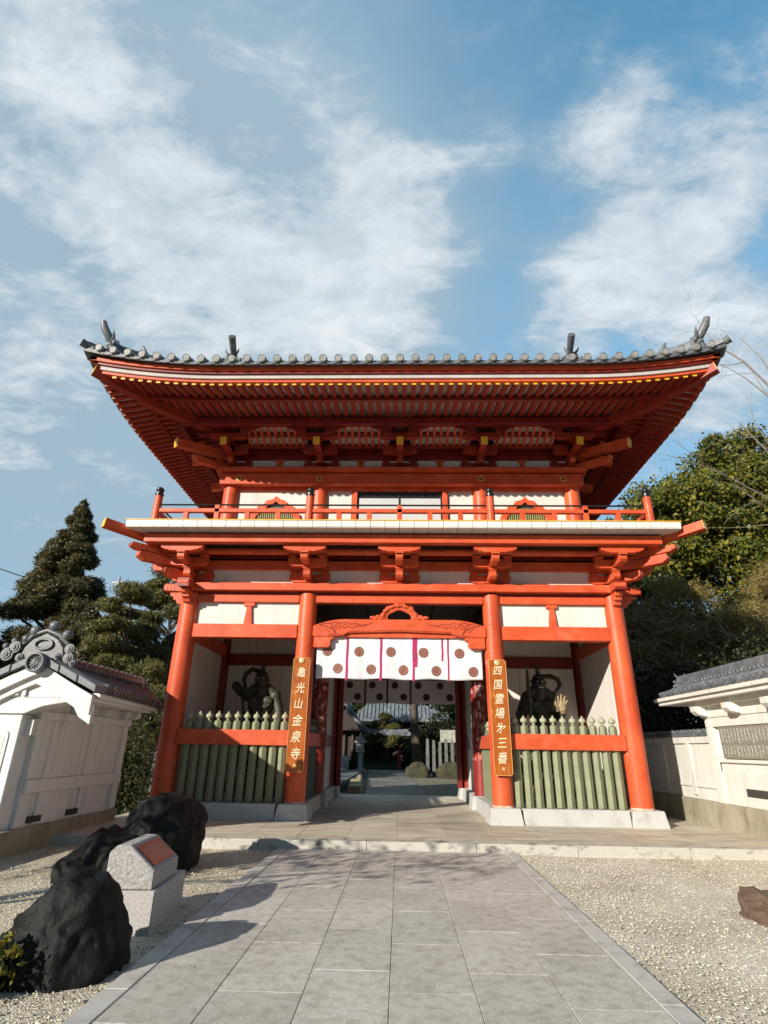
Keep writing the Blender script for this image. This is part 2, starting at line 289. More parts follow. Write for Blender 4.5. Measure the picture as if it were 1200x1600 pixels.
# ------------------------------------------------------------------ ground, path, platform
def grav_mat(name, c1, c2, c3):
    m = bpy.data.materials.new(name); m.use_nodes = True; nt = m.node_tree; N = nt.nodes.new; L = nt.links.new
    b = nt.nodes['Principled BSDF']; b.inputs['Roughness'].default_value = .85; b.inputs['Specular IOR Level'].default_value = .25
    tc = N('ShaderNodeTexCoord')
    wn = N('ShaderNodeTexNoise'); L(tc.outputs['Object'], wn.inputs['Vector']); wn.inputs['Scale'].default_value = 30
    wa = N('ShaderNodeVectorMath'); wa.operation = 'MULTIPLY_ADD'; L(wn.outputs['Color'], wa.inputs[0]); wa.inputs[1].default_value = (.02, .02, .02); L(tc.outputs['Object'], wa.inputs[2])
    v = N('ShaderNodeTexVoronoi'); v.inputs['Scale'].default_value = 78; L(wa.outputs[0], v.inputs['Vector'])
    sp = N('ShaderNodeSeparateColor'); L(v.outputs['Color'], sp.inputs[0])
    cr = N('ShaderNodeValToRGB'); L(sp.outputs[0], cr.inputs[0]); e = cr.color_ramp.elements
    e[0].position = 0; e[0].color = (*c3, 1); e[1].position = 1; e[1].color = (*c1, 1); k = cr.color_ramp.elements.new(.3); k.color = (*c2, 1); k = cr.color_ramp.elements.new(.62); k.color = (*[(a + b_) / 2 for a, b_ in zip(c1, c2)], 1)
    g = N('ShaderNodeMapRange'); L(v.outputs['Distance'], g.inputs[0]); g.inputs[1].default_value = .35; g.inputs[2].default_value = .75
    n = N('ShaderNodeTexNoise'); L(tc.outputs['Object'], n.inputs['Vector']); n.inputs['Scale'].default_value = 1.3; n.inputs['Detail'].default_value = 4
    mx0 = N('ShaderNodeMix'); mx0.data_type = 'RGBA'; mx0.blend_type = 'MULTIPLY'; mr = N('ShaderNodeMapRange'); L(n.outputs[0], mr.inputs[0]); mr.inputs[1].default_value = .35; mr.inputs[2].default_value = .7
    L(mr.outputs[0], mx0.inputs[0]); L(cr.outputs[0], mx0.inputs[6]); mx0.inputs[7].default_value = (.78, .74, .68, 1)
    L(mx0.outputs[2], b.inputs['Base Color'])
    bp = N('ShaderNodeBump'); bp.inputs['Distance'].default_value = .008; bp.invert = True; L(v.outputs['Distance'], bp.inputs['Height']); L(bp.outputs[0], b.inputs['Normal'])
    return m
GRV = grav_mat('pale_gravel', (.78, .735, .62), (.60, .555, .45), (.32, .285, .22))
GRVL = grav_mat('mixed_gravel', (.72, .66, .53), (.52, .46, .35), (.26, .22, .15))
EARTH = mat('packed_earth', (.20, .165, .11), (.14, .115, .08), 2, .95, .01, 30)
o = MB().add([(-400, -400, -.03), (400, -400, -.03), (400, 400, -.03), (-400, 400, -.03)], [(0, 1, 2, 3)]).build('ground', EARTH); tag(o, kind='structure')
def patch(name, x0, x1, y0, y1, z, m, amp=.02, step=.25, kind='stuff'):
    nx = max(2, int((x1 - x0) / step)); ny = max(2, int((y1 - y0) / step)); b = MB()
    vs = [(x0 + (x1 - x0) * i / nx, y0 + (y1 - y0) * j / ny, z + amp * noise.noise((i * .35, j * .35, 3.3 + x0))) for j in range(ny + 1) for i in range(nx + 1)]
    b.add(vs, [(j * (nx + 1) + i, j * (nx + 1) + i + 1, (j + 1) * (nx + 1) + i + 1, (j + 1) * (nx + 1) + i) for j in range(ny) for i in range(nx)])
    o = b.build(name, m, smooth=60, recalc=False); o['kind'] = kind; return o
o = MB().add([(-60, -60, -.025), (60, -60, -.025), (60, -16.0, -.025), (-60, -16.0, -.025)], [(0, 1, 2, 3)]).build('dark_ground_behind', mat('bounce_cut_dark', (.055, .055, .055), (.04, .04, .04), 20, .9)); tag(o, kind='structure')  # unseen dark ground added behind the viewer to cut bounce light
patch('gravel', 1.875, 30, -16, -2.62, -.005, GRV); patch('gravel', -30, -1.945, -16, -2.62, -.005, GRVL)
def slabs(name, xs, y0, y1, ln, z, m, off=.5, gap=.004, parent=None, jit=.10, kind='structure', thick=.05, tint=(0, 0, 0)):
    b = MB(); rr = random.Random(len(xs) * 17 + int(y0 * 3))
    for k in range(len(xs) - 1):
        y = y0 - ln * (off if k % 2 else 0) - ln * rr.uniform(0, .2)
        while y < y1:
            a = max(y, y0); e = min(y + ln, y1)
            if e - a > .03:
                t = 1 - jit * rr.random(); w = rr.uniform(-.012, .02); b.t = (t * (1 + w), t, t * (1 - w))
                dz = rr.uniform(-.0012, .0012)
                b.box(xs[k] + gap / 2, xs[k + 1] - gap / 2, a + gap / 2, e - gap / 2, z - thick, z + dz)
            y += ln
    o = b.build(name, m, parent, bev=.003); 
    if kind: o['kind'] = kind
    return o
PX = [-1.765, -1.19, -.612, -.04, .535, 1.11, 1.70]
o = MB().box(-1.93, 1.87, -16, -2.76, -.08, -.012).build('path_bed', MORT); tag(o, kind='structure')
slabs('path', PX, -16, -2.76, 1.02, .02, SLAB, jit=.12)
slabs('kerb', [-1.935, -1.770], -16, -2.76, 1.9, .024, KERB); slabs('kerb', [1.705, 1.868], -16, -2.76, 1.9, .024, KERB)
# platform: risers in front, paving on top
pl = MB().box(-5.9, 12, -2.70, 7.2, -.05, .10).build('platform_core', MORT); tag(pl, kind='structure')
b = MB(); x = -5.9; rr = random.Random(4)
while x < 12:
    w = rr.choice((1.75, 1.6, 1.9)); e = min(12, x + w); b.t = 1 - rr.random() * .12; b.box(x + .003, e - .003, -2.755, -2.50, -.04, .143); x = e
o = b.build('platform_edge', GRAW, bev=.006); tag(o, kind='structure')
slabs('platform_paving', [-5.9 + i * .84 for i in range(22)], -2.497, 7.2, 1.15, .141, PLAT, jit=.18)
# ground and path behind the gate
patch('courtyard_gravel', -30, 30, 7.2, 60, .09, grav_mat('courtyard_gravel', (.34, .30, .22), (.20, .17, .12), (.08, .07, .05)), amp=.03, step=1.0)  # gravel colour darkened to stand in for the courtyard shade
b = MB(); rr = random.Random(9); y = 7.25
while y < 34:
    t = (y - 7) / 27; xl = -1.12 - t * 1.25; w = 2.05 + t * .6
    for k in range(3):
        b.t = 1 - .15 * rr.random(); b.hexa([(xl + w * k / 3 + .004, y, .06), (xl + w * (k + 1) / 3 - .004, y, .06), (xl + w * (k + 1) / 3 - .004, y + .995, .06), (xl + w * k / 3 + .004, y + .995, .06),
                                             (xl + w * k / 3 + .004, y, .135), (xl + w * (k + 1) / 3 - .004, y, .135), (xl + w * (k + 1) / 3 - .004, y + .995, .135), (xl + w * k / 3 + .004, y + .995, .135)])
    y += 1.0
o = b.build('courtyard_path', mat('shade_dark_path_stone', (.30, .275, .225), (.17, .155, .13), 3, .7, c3=(.09, .08, .065), s3=1.1, t3=(.45, .6), stretch=(.5, 2, 1), alt=True)); tag(o, kind='structure')  # path stone darkened, courtyard shade put into its colour

def pebbles(name, m, x0, x1, y0, y1, n, seed):
    rs = np.random.RandomState(seed); c = np.stack([rs.uniform(x0, x1, n), y0 + (y1 - y0) * rs.uniform(0, 1, n) ** 1.5, np.full(n, .002)], 1); r_ = rs.uniform(.0035, .0085, n)
    base = np.array([(1, 0, 0), (0, 1, 0), (-1, 0, 0), (0, -1, 0), (0, 0, 1), (.6, .6, .62), (-.6, .6, .62), (-.6, -.6, .62), (.6, -.6, .62)], float)
    v = base[None] * (r_[:, None, None] * (1 + .5 * rs.uniform(-1, 1, (n, 1, 3))) * np.array([1.2, 1.2, .8])) * (1 + .15 * rs.normal(size=(n, 9, 1))); a = rs.uniform(0, 6.28, n); ca, sa = np.cos(a)[:, None], np.sin(a)[:, None]
    w = v.copy(); w[..., 0] = v[..., 0] * ca - v[..., 1] * sa; w[..., 1] = v[..., 0] * sa + v[..., 1] * ca; w += c[:, None]
    f = np.array([(0, 1, 5), (1, 2, 6), (2, 3, 7), (3, 0, 8), (5, 1, 6), (6, 2, 7), (7, 3, 8), (8, 0, 5), (5, 6, 4), (6, 7, 4), (7, 8, 4), (8, 5, 4)])
    F = (f[None] + 9 * np.arange(n)[:, None, None]).reshape(-1, 3); me = bpy.data.meshes.new(name); me.from_pydata(w.reshape(-1, 3).tolist(), [], F.tolist()); me.materials.append(m)
    at = me.attributes.new('tone', 'FLOAT', 'FACE'); at.data.foreach_set('value', np.repeat(rs.uniform(0, 1, n), 12)); o = bpy.data.objects.new(name, me); COL.objects.link(o); o['kind'] = 'stuff'
def pebmat():
    m = bpy.data.materials.new('pebble'); m.use_nodes = True; nt = m.node_tree; b = nt.nodes['Principled BSDF']; b.inputs['Roughness'].default_value = .8
    at = nt.nodes.new('ShaderNodeAttribute'); at.attribute_name = 'tone'; cr = nt.nodes.new('ShaderNodeValToRGB'); nt.links.new(at.outputs['Fac'], cr.inputs[0]); nt.links.new(cr.outputs[0], b.inputs['Base Color'])
    e = cr.color_ramp.elements; e[0].color = (.24, .20, .14, 1); e[1].color = (.80, .74, .60, 1); k = cr.color_ramp.elements.new(.45); k.color = (.60, .53, .40, 1); return m
PEB = pebmat()
pebbles('loose_gravel', PEB, 1.9, 6.5, -11.5, -2.9, 26000, 3); pebbles('loose_gravel', PEB, -5.5, -1.96, -11, -2.9, 16000, 4)
def fallen():
    rs = np.random.RandomState(8); b = MB()
    for k in range(90):
        s_ = -1 if rs.rand() < .6 else 1; x = s_ * rs.uniform(1.95, 3.2) if rs.rand() < .8 else s_ * rs.uniform(1.4, 5); y = -2.8 - 7 * rs.rand() ** 1.6; z = .03 if abs(x) < 1.93 else .012; a = rs.uniform(0, 6.28); l = rs.uniform(.012, .03); c, q = math.cos(a) * l, math.sin(a) * l
        b.add([(x - c, y - q, z), (x - q * .45, y + c * .45, z + .008), (x + c, y + q, z + .003), (x + q * .45, y - c * .45, z + .006)], [(0, 1, 2, 3)])
    o = b.build('fallen_leaves', mat('dead_leaf', (.16, .08, .03), (.08, .045, .02), 30, .8), recalc=False); o['kind'] = 'stuff'
fallen()
# ================================================================== THE GATE
G = root('temple_gate', 'tall two-storey vermilion temple gate with sweeping tiled roof and balcony', 'gate')
CX = [-5.0, -2.167, 2.167, 5.0]; CY = [0.0, 3.05, 6.2]; ZB = .44
# plinth stones
def plinth(x0, x1, y0, y1, fl=.05):
    return MB().box(x0, x1, y0, y1, .12, ZB, fl, fl).build('plinth_stone', GRA, G, bev=.006)
for s in (-1, 1):
    for i, yy in enumerate(CY):
        cx = s * 2.167; plinth(cx - .34, cx + .34, yy - .36, yy + .34)
        cx = s * 5.0; plinth(cx - .36, cx + .36, yy - .36, yy + .34)
    a, e = sorted((s * 2.515, s * 4.635)); MB().box(a, e, -.31, .25, .12, ZB - .004, 0, .04).build('plinth_stone', GRA, G, bev=.006)
    for yy in (0, 3.05):
        cx = s * 2.167; MB().box(cx - .25, cx + .22, yy + .345, (2.685 if yy == 0 else 5.835), .12, ZB - .006, .03, 0).build('plinth_stone', GRA, G, bev=.006)
        cx = s * 5.0; MB().box(cx - .25, cx + .25, yy + .345, (2.685 if yy == 0 else 5.835), .12, ZB - .006, .03, 0).build('plinth_stone', GRA, G, bev=.006)
    a, e = sorted((s * 2.42, s * 4.75)); MB().box(a, e, .252, 6.0, .1, ZB - .02).build('niche_floor', GRA, G)
# columns
ZT = 4.87
def column(x, y, r, z0, z1, m, n=28): return MB().lathe([(r * 1.01, z0), (r, z0 + .25), (r, z0 + (z1 - z0) * .6), (r * .955, z1)], (x, y, 0), n).build('column', m, G, smooth=40)
for i, x in enumerate(CX):
    for j, y in enumerate(CY):
        r = .228 if abs(x) > 3 else .215
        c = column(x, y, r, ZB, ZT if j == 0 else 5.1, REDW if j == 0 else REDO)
        # flaked white collar just over the stone
        if j == 0:
            MB().lathe([(r * 1.022, 0), (r * 1.018, .035)], (x, y, ZB), 28).build('base_collar', mat('chipped_pale_paint', (.72, .60, .50), (.68, .12, .04), 12, .7, detail=7), c)
# beams of the lower storey, front and back
def bx(name, x0, x1, y0, y1, z0, z1, m=RED, p=G, bev=.008): return MB().box(x0, x1, y0, y1, z0, z1).build(name, m, p, bev=bev)
for s in (-1, 1):
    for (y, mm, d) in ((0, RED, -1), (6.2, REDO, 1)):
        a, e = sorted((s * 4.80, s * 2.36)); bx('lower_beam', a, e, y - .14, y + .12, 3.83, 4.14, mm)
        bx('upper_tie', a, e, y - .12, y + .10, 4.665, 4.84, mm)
        bx('plaster_panel', a, e, y - .03, y + .05, 4.142, 4.663, WHT, bev=0)
        # tapered strut in the middle of the panel
        x = s * 3.55
        MB().use(mm).prism([(x - .10, 4.14), (x + .10, 4.14), (x + .055, 4.56), (x - .055, 4.56)], y - .09, y - .028).box(x - .13, x + .13, y - .10, y - .028, 4.575, 4.664).box(x - .08, x + .08, y - .095, y - .028, 4.56, 4.575).build('strut', mm, G, bev=.006)
        if y == 0:
            MB().prism([(x - .045, 4.2), (x + .045, 4.2), (x + .02, 4.5), (x - .02, 4.5)], y - .097, y - .088).build('strut_inlay', RED, G, bev=.003)
for (y, mm) in ((0, RED), (6.2, REDO)):
    bx('upper_tie', -1.97, 1.97, y - .11, y + .09, 4.665, 4.84, mm)
d_ = -.30
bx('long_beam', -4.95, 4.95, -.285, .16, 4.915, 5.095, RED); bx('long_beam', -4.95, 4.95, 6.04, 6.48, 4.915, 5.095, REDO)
bx('beam_packer', -4.9, 4.9, -.10, .10, 4.841, 4.914, REDO, bev=0)
for s in (-1, 1):
    a, e = sorted((s * 4.83, s * 5.27)); bx('long_beam', a, e, .162, 6.04, 4.916, 5.094, RED)
    bx('lower_beam', s * 5.0 - .12, s * 5.0 + .12, .19, 2.86, 3.83, 4.14, RED); bx('lower_beam', s * 5.0 - .12, s * 5.0 + .12, 3.25, 6.0, 3.83, 4.14, RED)
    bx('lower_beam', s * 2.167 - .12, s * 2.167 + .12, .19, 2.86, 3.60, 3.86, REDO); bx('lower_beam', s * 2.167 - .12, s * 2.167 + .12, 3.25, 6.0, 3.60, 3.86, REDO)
    # outer side wall of planks, back wall of planks
    for (yy0, yy1) in ((.2, 2.86), (3.25, 6.0)):
        b = MB(); y = yy0; 
        while y < yy1 - .02:
            e = min(y + .155, yy1); b.box(s * 5.0 - .04, s * 5.0 + .03, y + .004, e - .004, ZB, 3.828); b.box(s * 5.0 - .035, s * 5.0 + .025, y + .004, e - .004, 4.142, 4.914); y = e
        b.build('plank_wall', PLNK, G, bev=.004)
        bx('side_rail', s * 5.0 - .10, s * 5.0 + .10, yy0, yy1, 1.54, 1.84, RED)
    a, e = sorted((s * 4.78, s * 2.38)); b = MB(); x = a
    while x < e - .02:
        q = min(x + .30, e); b.box(x + .004, q - .004, 2.93, 3.0, ZB, 3.60); x = q
    b.build('plank_wall', PLNK, G, bev=.004)
    bx('niche_beam', a, e, 2.86, 3.12, 3.602, 3.90, REDO); bx('niche_panel', a, e, 2.95, 3.02, 3.902, 4.9, PLNK, bev=0)
    bx('niche_ceiling', a - .1, e + .1, .13, 2.9, 4.45, 4.49, DWOOD, bev=0)
    # passage side walls behind the middle columns
    bx('passage_wall', s * 2.167 - .04, s * 2.167 + .04, 3.25, 6.0, ZB, 3.60, PLNK, bev=0); bx('passage_wall', s * 2.167 - .04, s * 2.167 + .04, .2, 6.0, 3.862, 4.9, DWOOD, bev=0)
    bx('side_rail', s * 2.167 - .10, s * 2.167 + .10, 3.25, 6.0, 1.54, 1.84, REDO)
    bx('corner_post', s * 1.88 - .07, s * 1.88 + .07, 5.98, 6.2, ZB, 3.9, REDO)
MB().box(-4.9, 4.9, .17, 6.0, 4.97, 5.03).build('gate_ceiling', DWOOD, G)
for k in range(5): bx('ceiling_joist', -1.9 + .95 * k - .06, -1.9 + .95 * k + .06, .17, 6.0, 4.86, 4.968, DWOOD, bev=0)
bx('rear_lintel', -1.97, 1.97, 6.08, 6.30, 3.55, 3.86, REDO)

# ---- carved gate beam between the inner columns
def arch_beam():
    b = MB(); top = []; n = 28; pts = []
    for i in range(n + 1):
        x = -1.99 + 3.98 * i / n; t = abs(x) / 1.99
        pts.append((x, 4.27 - .16 * max(0, (t - .62) / .38) ** 2.0))
    low = []
    for x, z in ((1.99, 3.87), (1.62, 3.87), (1.28, 3.89), (1.18, 3.955), (0, 3.99), (-1.18, 3.955), (-1.28, 3.89), (-1.62, 3.87), (-1.99, 3.87)): low.append((x, z))
    b.prism(pts + low, -.16, .06)
    o = b.build('carved_gate_beam', RED, G, bev=.010)
    b = MB().prism([(-1.99, 3.87), (1.99, 3.87), (1.99, 3.99), (-1.99, 3.99)], -.09, .0); b.build('beam_core', RED, o)
    # incised line work, laid on as fine dark cords in the carving
    g = MB()
    for s in (-1, 1):
        def cv(pts, r=.0075): g.tube([(s * p[0], -.162, p[1]) for p in pts], r, 5)
        cv([(1.86, 4.13), (1.74, 4.165), (1.62, 4.17), (1.54, 4.12), (1.58, 4.05), (1.50, 4.02), (1.44, 3.95)])
        cv([(1.86, 4.13), (1.70, 4.11), (1.60, 4.06), (1.52, 4.06), (1.46, 3.92)])
        cv([(1.62, 4.17), (1.50, 4.20), (1.40, 4.17), (1.36, 4.10), (1.42, 4.05), (1.50, 4.08), (1.48, 4.13), (1.42, 4.12)])
        cv([(1.36, 4.10), (1.26, 4.06), (1.18, 4.10), (1.22, 4.16), (1.29, 4.14), (1.27, 4.10)])
        cv([(1.18, 4.10), (1.06, 4.07), (.96, 4.12), (.84, 4.10), (.72, 4.14), (.62, 4.20)])
        cv([(1.40, 4.17), (1.24, 4.20), (1.12, 4.15), (1.0, 4.17), (.88, 4.13), (.74, 4.16)])
        cv([(1.70, 4.11), (1.66, 4.02), (1.60, 3.98)])
    g.tube([(-1.62, -.162, 3.90), (-1.25, -.162, 3.925), (-1.15, -.162, 3.985), (0, -.162, 4.02), (1.15, -.162, 3.985), (1.25, -.162, 3.925), (1.62, -.162, 3.90)], .006, 5)
    g.build('incised_scroll', mat('incised_shadow_red', (.20, .018, .010), None, 5, .6), o)
    # end blocks under the beam
    for s in (-1, 1):
        P = [(s * 1.96, 3.62), (s * 1.62, 3.62), (s * 1.57, 3.68), (s * 1.57, 3.80), (s * 1.50, 3.80), (s * 1.50, 3.868), (s * 1.96, 3.868)]
        MB().prism(P, -.15, .05).build('beam_bracket', RED, G, bev=.012)
arch_beam()
def frog_leg():   # carved openwork crest standing on the gate beam
    b = MB()
    out = []; n = 26
    def ring(s):
        pts = []
        for i in range(n + 1):
            a = math.pi * i / n; rx, rz = (.44, .36) if s else (.27, .22)
            w = 1 + (.07 * math.sin(9 * a) if s else .05 * math.sin(5 * a))
            pts.append((rx * w * math.cos(a), 4.285 + rz * w * max(0.0, math.sin(a)) ** .8 * .98))
        return pts
    o_, i_ = ring(1), ring(0)
    for k in range(n):
        q = [o_[k], o_[k + 1], i_[k + 1], i_[k]]
        b.hexa([(q[0][0], -.10, q[0][1]), (q[1][0], -.10, q[1][1]), (q[1][0], .0, q[1][1]), (q[0][0], .0, q[0][1]), (q[3][0], -.08, q[3][1]), (q[2][0], -.08, q[2][1]), (q[2][0], .0, q[2][1]), (q[3][0], .0, q[3][1])])
    rr = random.Random(3)
    for s in (-1, 1):
        for k in range(9):
            b.ball((s * (.36 + .035 * k), -.09, 4.31 + .045 * (math.sin(k * 1.9) + .6) * (1 - k / 12)), .045, 6, (1.2, .6, .8))
    for k in range(22):
        a = math.pi * (k + .5) / 22; b.ball((.40 * math.cos(a), -.10, 4.30 + .31 * math.sin(a)), .030 + .012 * (k % 3), 6, (1.2, .7, .8))
    b.prism([(-.10, 4.60), (.10, 4.60), (.14, 4.665), (-.14, 4.665)], -.10, 0)
    return b.build('frog_leg_crest', RED, G, smooth=50)
frog_leg()

# ---- bracket sets
def boat(w, h, cut=.22):      # bracket arm seen from the front
    c = min(cut, w * .5); n = 5
    L_ = [(-w, h), (-w, h * .42)] + [(-w + c * (1 - math.cos(math.pi / 2 * k / n)), h * .42 * (1 - math.sin(math.pi / 2 * k / n))) for k in range(1, n + 1)]
    return L_ + [(-x, z) for x, z in reversed(L_)]
def carved(w, h):
    L_ = [(-w, h), (-w, h * .62), (-w * .93, h * .34), (-w * .82, h * .30), (-w * .76, h * .12), (-w * .62, h * .16), (-w * .56, 0)]
    return L_ + [(-x, z) for x, z in reversed(L_)]
def bracket(x, y, ang, lv, red, yellow=False, corner=False, kk=1.0):
    """lv: dict of levels; local frame: +x along the wall, -y outwards"""
    T = rotz(ang, (x, y, 0)); z0 = lv['z0']; h = lv['h']; st = lv['st']; w = lv['w']
    b = MB(); b.T = T
    b.box(-.20, .20, -.20, .20, z0 + .04, z0 + lv['dz']).box(-.15, .15, -.15, .15, z0, z0 + .041)
    o = b.build('bracket_set', red, G, bev=.008)
    def arm(wd, yy, z, th=.075, prof=boat, hh=None):
        b = MB(); b.T = T; b.prism([(px, z + pz) for px, pz in prof(wd, hh or h)], yy - th, yy + th); return b.build('bracket_arm', red, o, bev=.008)
    def tie(y0, y1, z, wd=.085, m=red, hh=None):
        hh = hh or h * .80; b = MB(); b.T = T
        b.prism([(y0, z + hh), (y1, z + hh), (y1, z + hh * .35), (y1 + .06, z), (y0, z)], -wd, wd, 'x'); return b.build('bracket_tie', m, o, bev=.008)
    def blocks(yy, z, xs):
        b = MB(); b.T = T
        for q in xs: b.box(q - .10, q + .10, yy - .10, yy + .10, z + .035, z + .075).box(q - .075, q + .075, yy - .08, yy + .08, z, z + .036)
        b.build('bearing_block', red, o, bev=.005)
    z1 = z0 + lv['dz']
    arm(w, 0.0, z1); tie(.12, -st[0] - .06, z1 + .01); blocks(0, z1 + h, (-w + .12, w - .12)); blocks(-st[0], z1 + h * .80 + .01, (0,))
    z2 = lv['z2']
    arm(w * .93, -st[0], z2); tie(.12, -st[1] - .06, z2 + .01); blocks(-st[0], z2 + h, (-w + .14, w - .14)); blocks(-st[1] + .02, z2 + h * .80 - .03, (0,))
    z3 = lv['z3']
    arm(w * 1.0, -st[1], z3, .085, carved if not yellow else boat, hh=lv['h3'])
    arm(w * .95, 0, z2, .06)
    if yellow:
        z4 = z3 + lv['h3'] + .02
        t = MB(); t.T = T; t.beam((0, .3, lv['ty'] + .22), (0, -1.19, lv['ty']), .17, .21); q = t.build('tail_rafter', red, o, bev=.006)
        e = MB(); e.T = T; e.beam((0, -1.188, lv['ty'] + .0005), (0, -1.20, lv['ty'] - .001), .172, .212); e.build('painted_end', YEL, q)
    return o
LOW = dict(z0=5.097, dz=.068, h=.205, st=(.47, .98), w=.49, h3=.165, z2=5.425, z3=5.625)
for x in (-2.167, 0, 2.167): bracket(x, 0, 0, LOW, RED)
for x in (-5.0, 5.0): bracket(x, 0, 0, LOW, RED)
for s in (-1, 1):
    for y in (3.05, 6.2): bracket(s * 5.0, y, s * math.pi / 2, LOW, RED)
    bracket(s * 5.0, 0, s * math.pi / 2, LOW, RED)
    bracket(s * 5.0, 6.2, math.pi, LOW, RED)
    # diagonal corner arms
    T = rotz(s * math.pi / 4, (s * 5.0, 0, 0))
    for (L1, z, hh) in ((.78, 5.17, .2), (1.42, 5.42, .2), (1.62, 5.64, .15)):
        b = MB(); b.T = T; b.prism([(.0, z + hh), (-L1, z + hh), (-L1 - .02, z + hh * .4), (-L1 + .12, z), (.0, z)], -.095, .095, 'x'); b.build('corner_arm', RED, G, bev=.01)
    b = MB(); b.T = T; b.beam((0, -.9, 5.945), (0, -2.27, 6.075), .20, .20); q = b.build('corner_beam', RED, G, bev=.008)
    b = MB(); b.T = T; b.beam((0, -2.272, 6.0752), (0, -2.285, 6.0765), .202, .202); b.build('painted_end', YEL, q)
    # carved beam noses at the corner column
    for a_, nm in ((0, 'beam_nose'), (s * math.pi / 2, 'beam_nose')):
        b = MB(); b.T = rotz(a_, (s * 5.0, 0, 0))
        b.prism([(-.18, 5.10), (-.60, 5.10), (-.66, 5.06), (-.67, 4.98), (-.62, 4.92), (-.18, 4.90)], -.13, .13, 'x')
        o = b.build(nm, RED, G, bev=.015)
        b = MB(); b.T = rotz(a_, (s * 5.0, 0, 0)); b.prism([(-.18, 4.895), (-.50, 4.895), (-.48, 4.80), (-.40, 4.78), (-.41, 4.72), (-.33, 4.70), (-.30, 4.62), (-.18, 4.60)], -.085, .085, 'x'); b.build('beam_nose', RED, G, bev=.01)
        b = MB(); b.T = rotz(a_, (s * 5.0, 0, 0))
        for k in range(4): b.box(-.1345 + .0, .1345, -.655 + .085 * k, -.645 + .085 * k, 4.90, 5.10)
        b.build('nose_groove', REDO, o)
# shadowed wall-plane beams between the brackets, plaster panels
bx('plaster_panel', -4.9, 4.9, -.02, .05, 5.098, 5.47, WHT, bev=0)
bx('wall_beam', -5.0, 5.0, -.10, .12, 5.47, 5.70); bx('wall_beam', -5.0, 5.0, -.06, .12, 5.76, 5.98, REDO)
MB().tube([(-5.3, -.49, 5.80), (5.3, -.49, 5.80)], .085, 12).build('round_purlin', RED, G, smooth=40)
bx('rear_wall', -5.0, 5.0, 6.12, 6.24, 5.1, 6.0, WHT, bev=0)
for s in (-1, 1):
    bx('plaster_panel', s * 5.0 - .03, s * 5.0 + .03, 0, 6.2, 5.098, 5.47, WHT, bev=0); bx('wall_beam', s * 5.0 - .10, s * 5.0 + .10, .13, 6.1, 5.471, 5.97)
# ---- balcony
bx('balcony_purlin', -5.85, 5.85, -1.19, -1.0, 5.79, 5.98); bx('balcony_purlin', -5.85, 5.85, -1.13, -1.02, 5.982, 6.035, REDO)
for s in (-1, 1):
    a, e = sorted((s * 5.66, s * 5.85)); bx('balcony_purlin', a, e, -1.0, 7.2, 5.791, 5.979)
def balcony():
    # a slab faced with small white tiles: thin dark joints between single tile faces
    bx('balcony_slab', -6.15, 6.15, -1.48, 7.7, 6.05, 6.19, MORT, bev=0)
    b = MB(); n = 38; w = 12.34 / n
    for i in range(n):
        x = -6.17 + i * w; b.t = 1.0
        b.hexa([(x + .005, -1.50, 6.055), (x + w - .005, -1.50, 6.055), (x + w - .005, -1.484, 6.055), (x + .005, -1.484, 6.055), (x + .005, -1.50, 6.195), (x + w - .005, -1.50, 6.195), (x + w - .005, -1.484, 6.195), (x + .005, -1.484, 6.195)])
        b.box(x + .005, x + w - .005, -1.49, -1.28, 6.036, 6.052); b.box(x + .005, x + w - .005, -1.275, -1.0, 6.036, 6.052)
    for s in (-1, 1):
        m = 28; wy = 9.1 / m
        for i in range(m):
            y = -1.48 + i * wy; a, e = sorted((s * 6.17, s * 6.152)); b.box(a, e, y + .005, y + wy - .005, 6.055, 6.195)
            a, e = sorted((s * 5.9, s * 6.15)); b.box(a, e, y + .005, y + wy - .005, 6.034, 6.050)
    b.build('balcony_edge_tiles', mat('glazed_white_tile', (.70, .69, .64), (.62, .60, .55), 5, .3, c3=(.5, .46, .38), s3=6, t3=(.66, .8)), G, bev=0)
    bx('balcony_trim', -6.185, 6.185, -1.515, -1.40, 6.196, 6.215, YEL, bev=0)
    bx('balcony_floor', -6.1, 6.1, -1.39, 7.7, 6.196, 6.205, mat('deck_grey', (.3, .28, .25), None, 3, .8), bev=0)
balcony()
# railing
def post_tall(x, y):
    b = MB(); b.use(RED).lathe([(.095, 0), (.088, .66)], (x, y, 6.205), 16)
    o = b.build('railing_post', RED, G, smooth=40)
    b = MB(); b.lathe([(.092, .661), (.098, .70), (.098, .73), (.06, .745), (.058, .77), (.085, .785), (.095, .82), (.08, .855), (.04, .885), (.01, .905)], (x, y, 6.205), 16); b.build('post_finial', BLK, o, smooth=50)
RX = [-5.62, -2.07, 2.07, 5.62]
for x in RX: post_tall(x, -1.30)
for x in (-5.62, 5.62):
    for y in (2.6, 7.4): post_tall(x, y)
def rail_y(x0, x1, y):
    MB().tube([(x0, y, 6.655), (x1, y, 6.655)], .022, 8).build('handrail', BLK, G, smooth=40)
    MB().box(x0, x1, y - .05, y + .05, 6.46, 6.55).build('railing_bar', RED, G, bev=.005)
    MB().box(x0, x1, y - .05, y + .05, 6.216, 6.25).build('railing_sill', RED, G, bev=.004)
for a, e in zip(RX[:-1], RX[1:]):
    rail_y(a + .08, e - .08, -1.30); n = 5 if e - a < 4 else 6
    for k in range(1, n):
        x = a + (e - a) * k / n; tall = (abs(x) < .1) or (n == 5 and False) or (abs(abs(x) - 3.9) < .36)
        MB().box(x - .055, x + .055, -1.35, -1.25, 6.25, 6.64 if tall and abs(abs(x) - 3.49) > .1 else 6.46).build('railing_strut', RED, G, bev=.005)
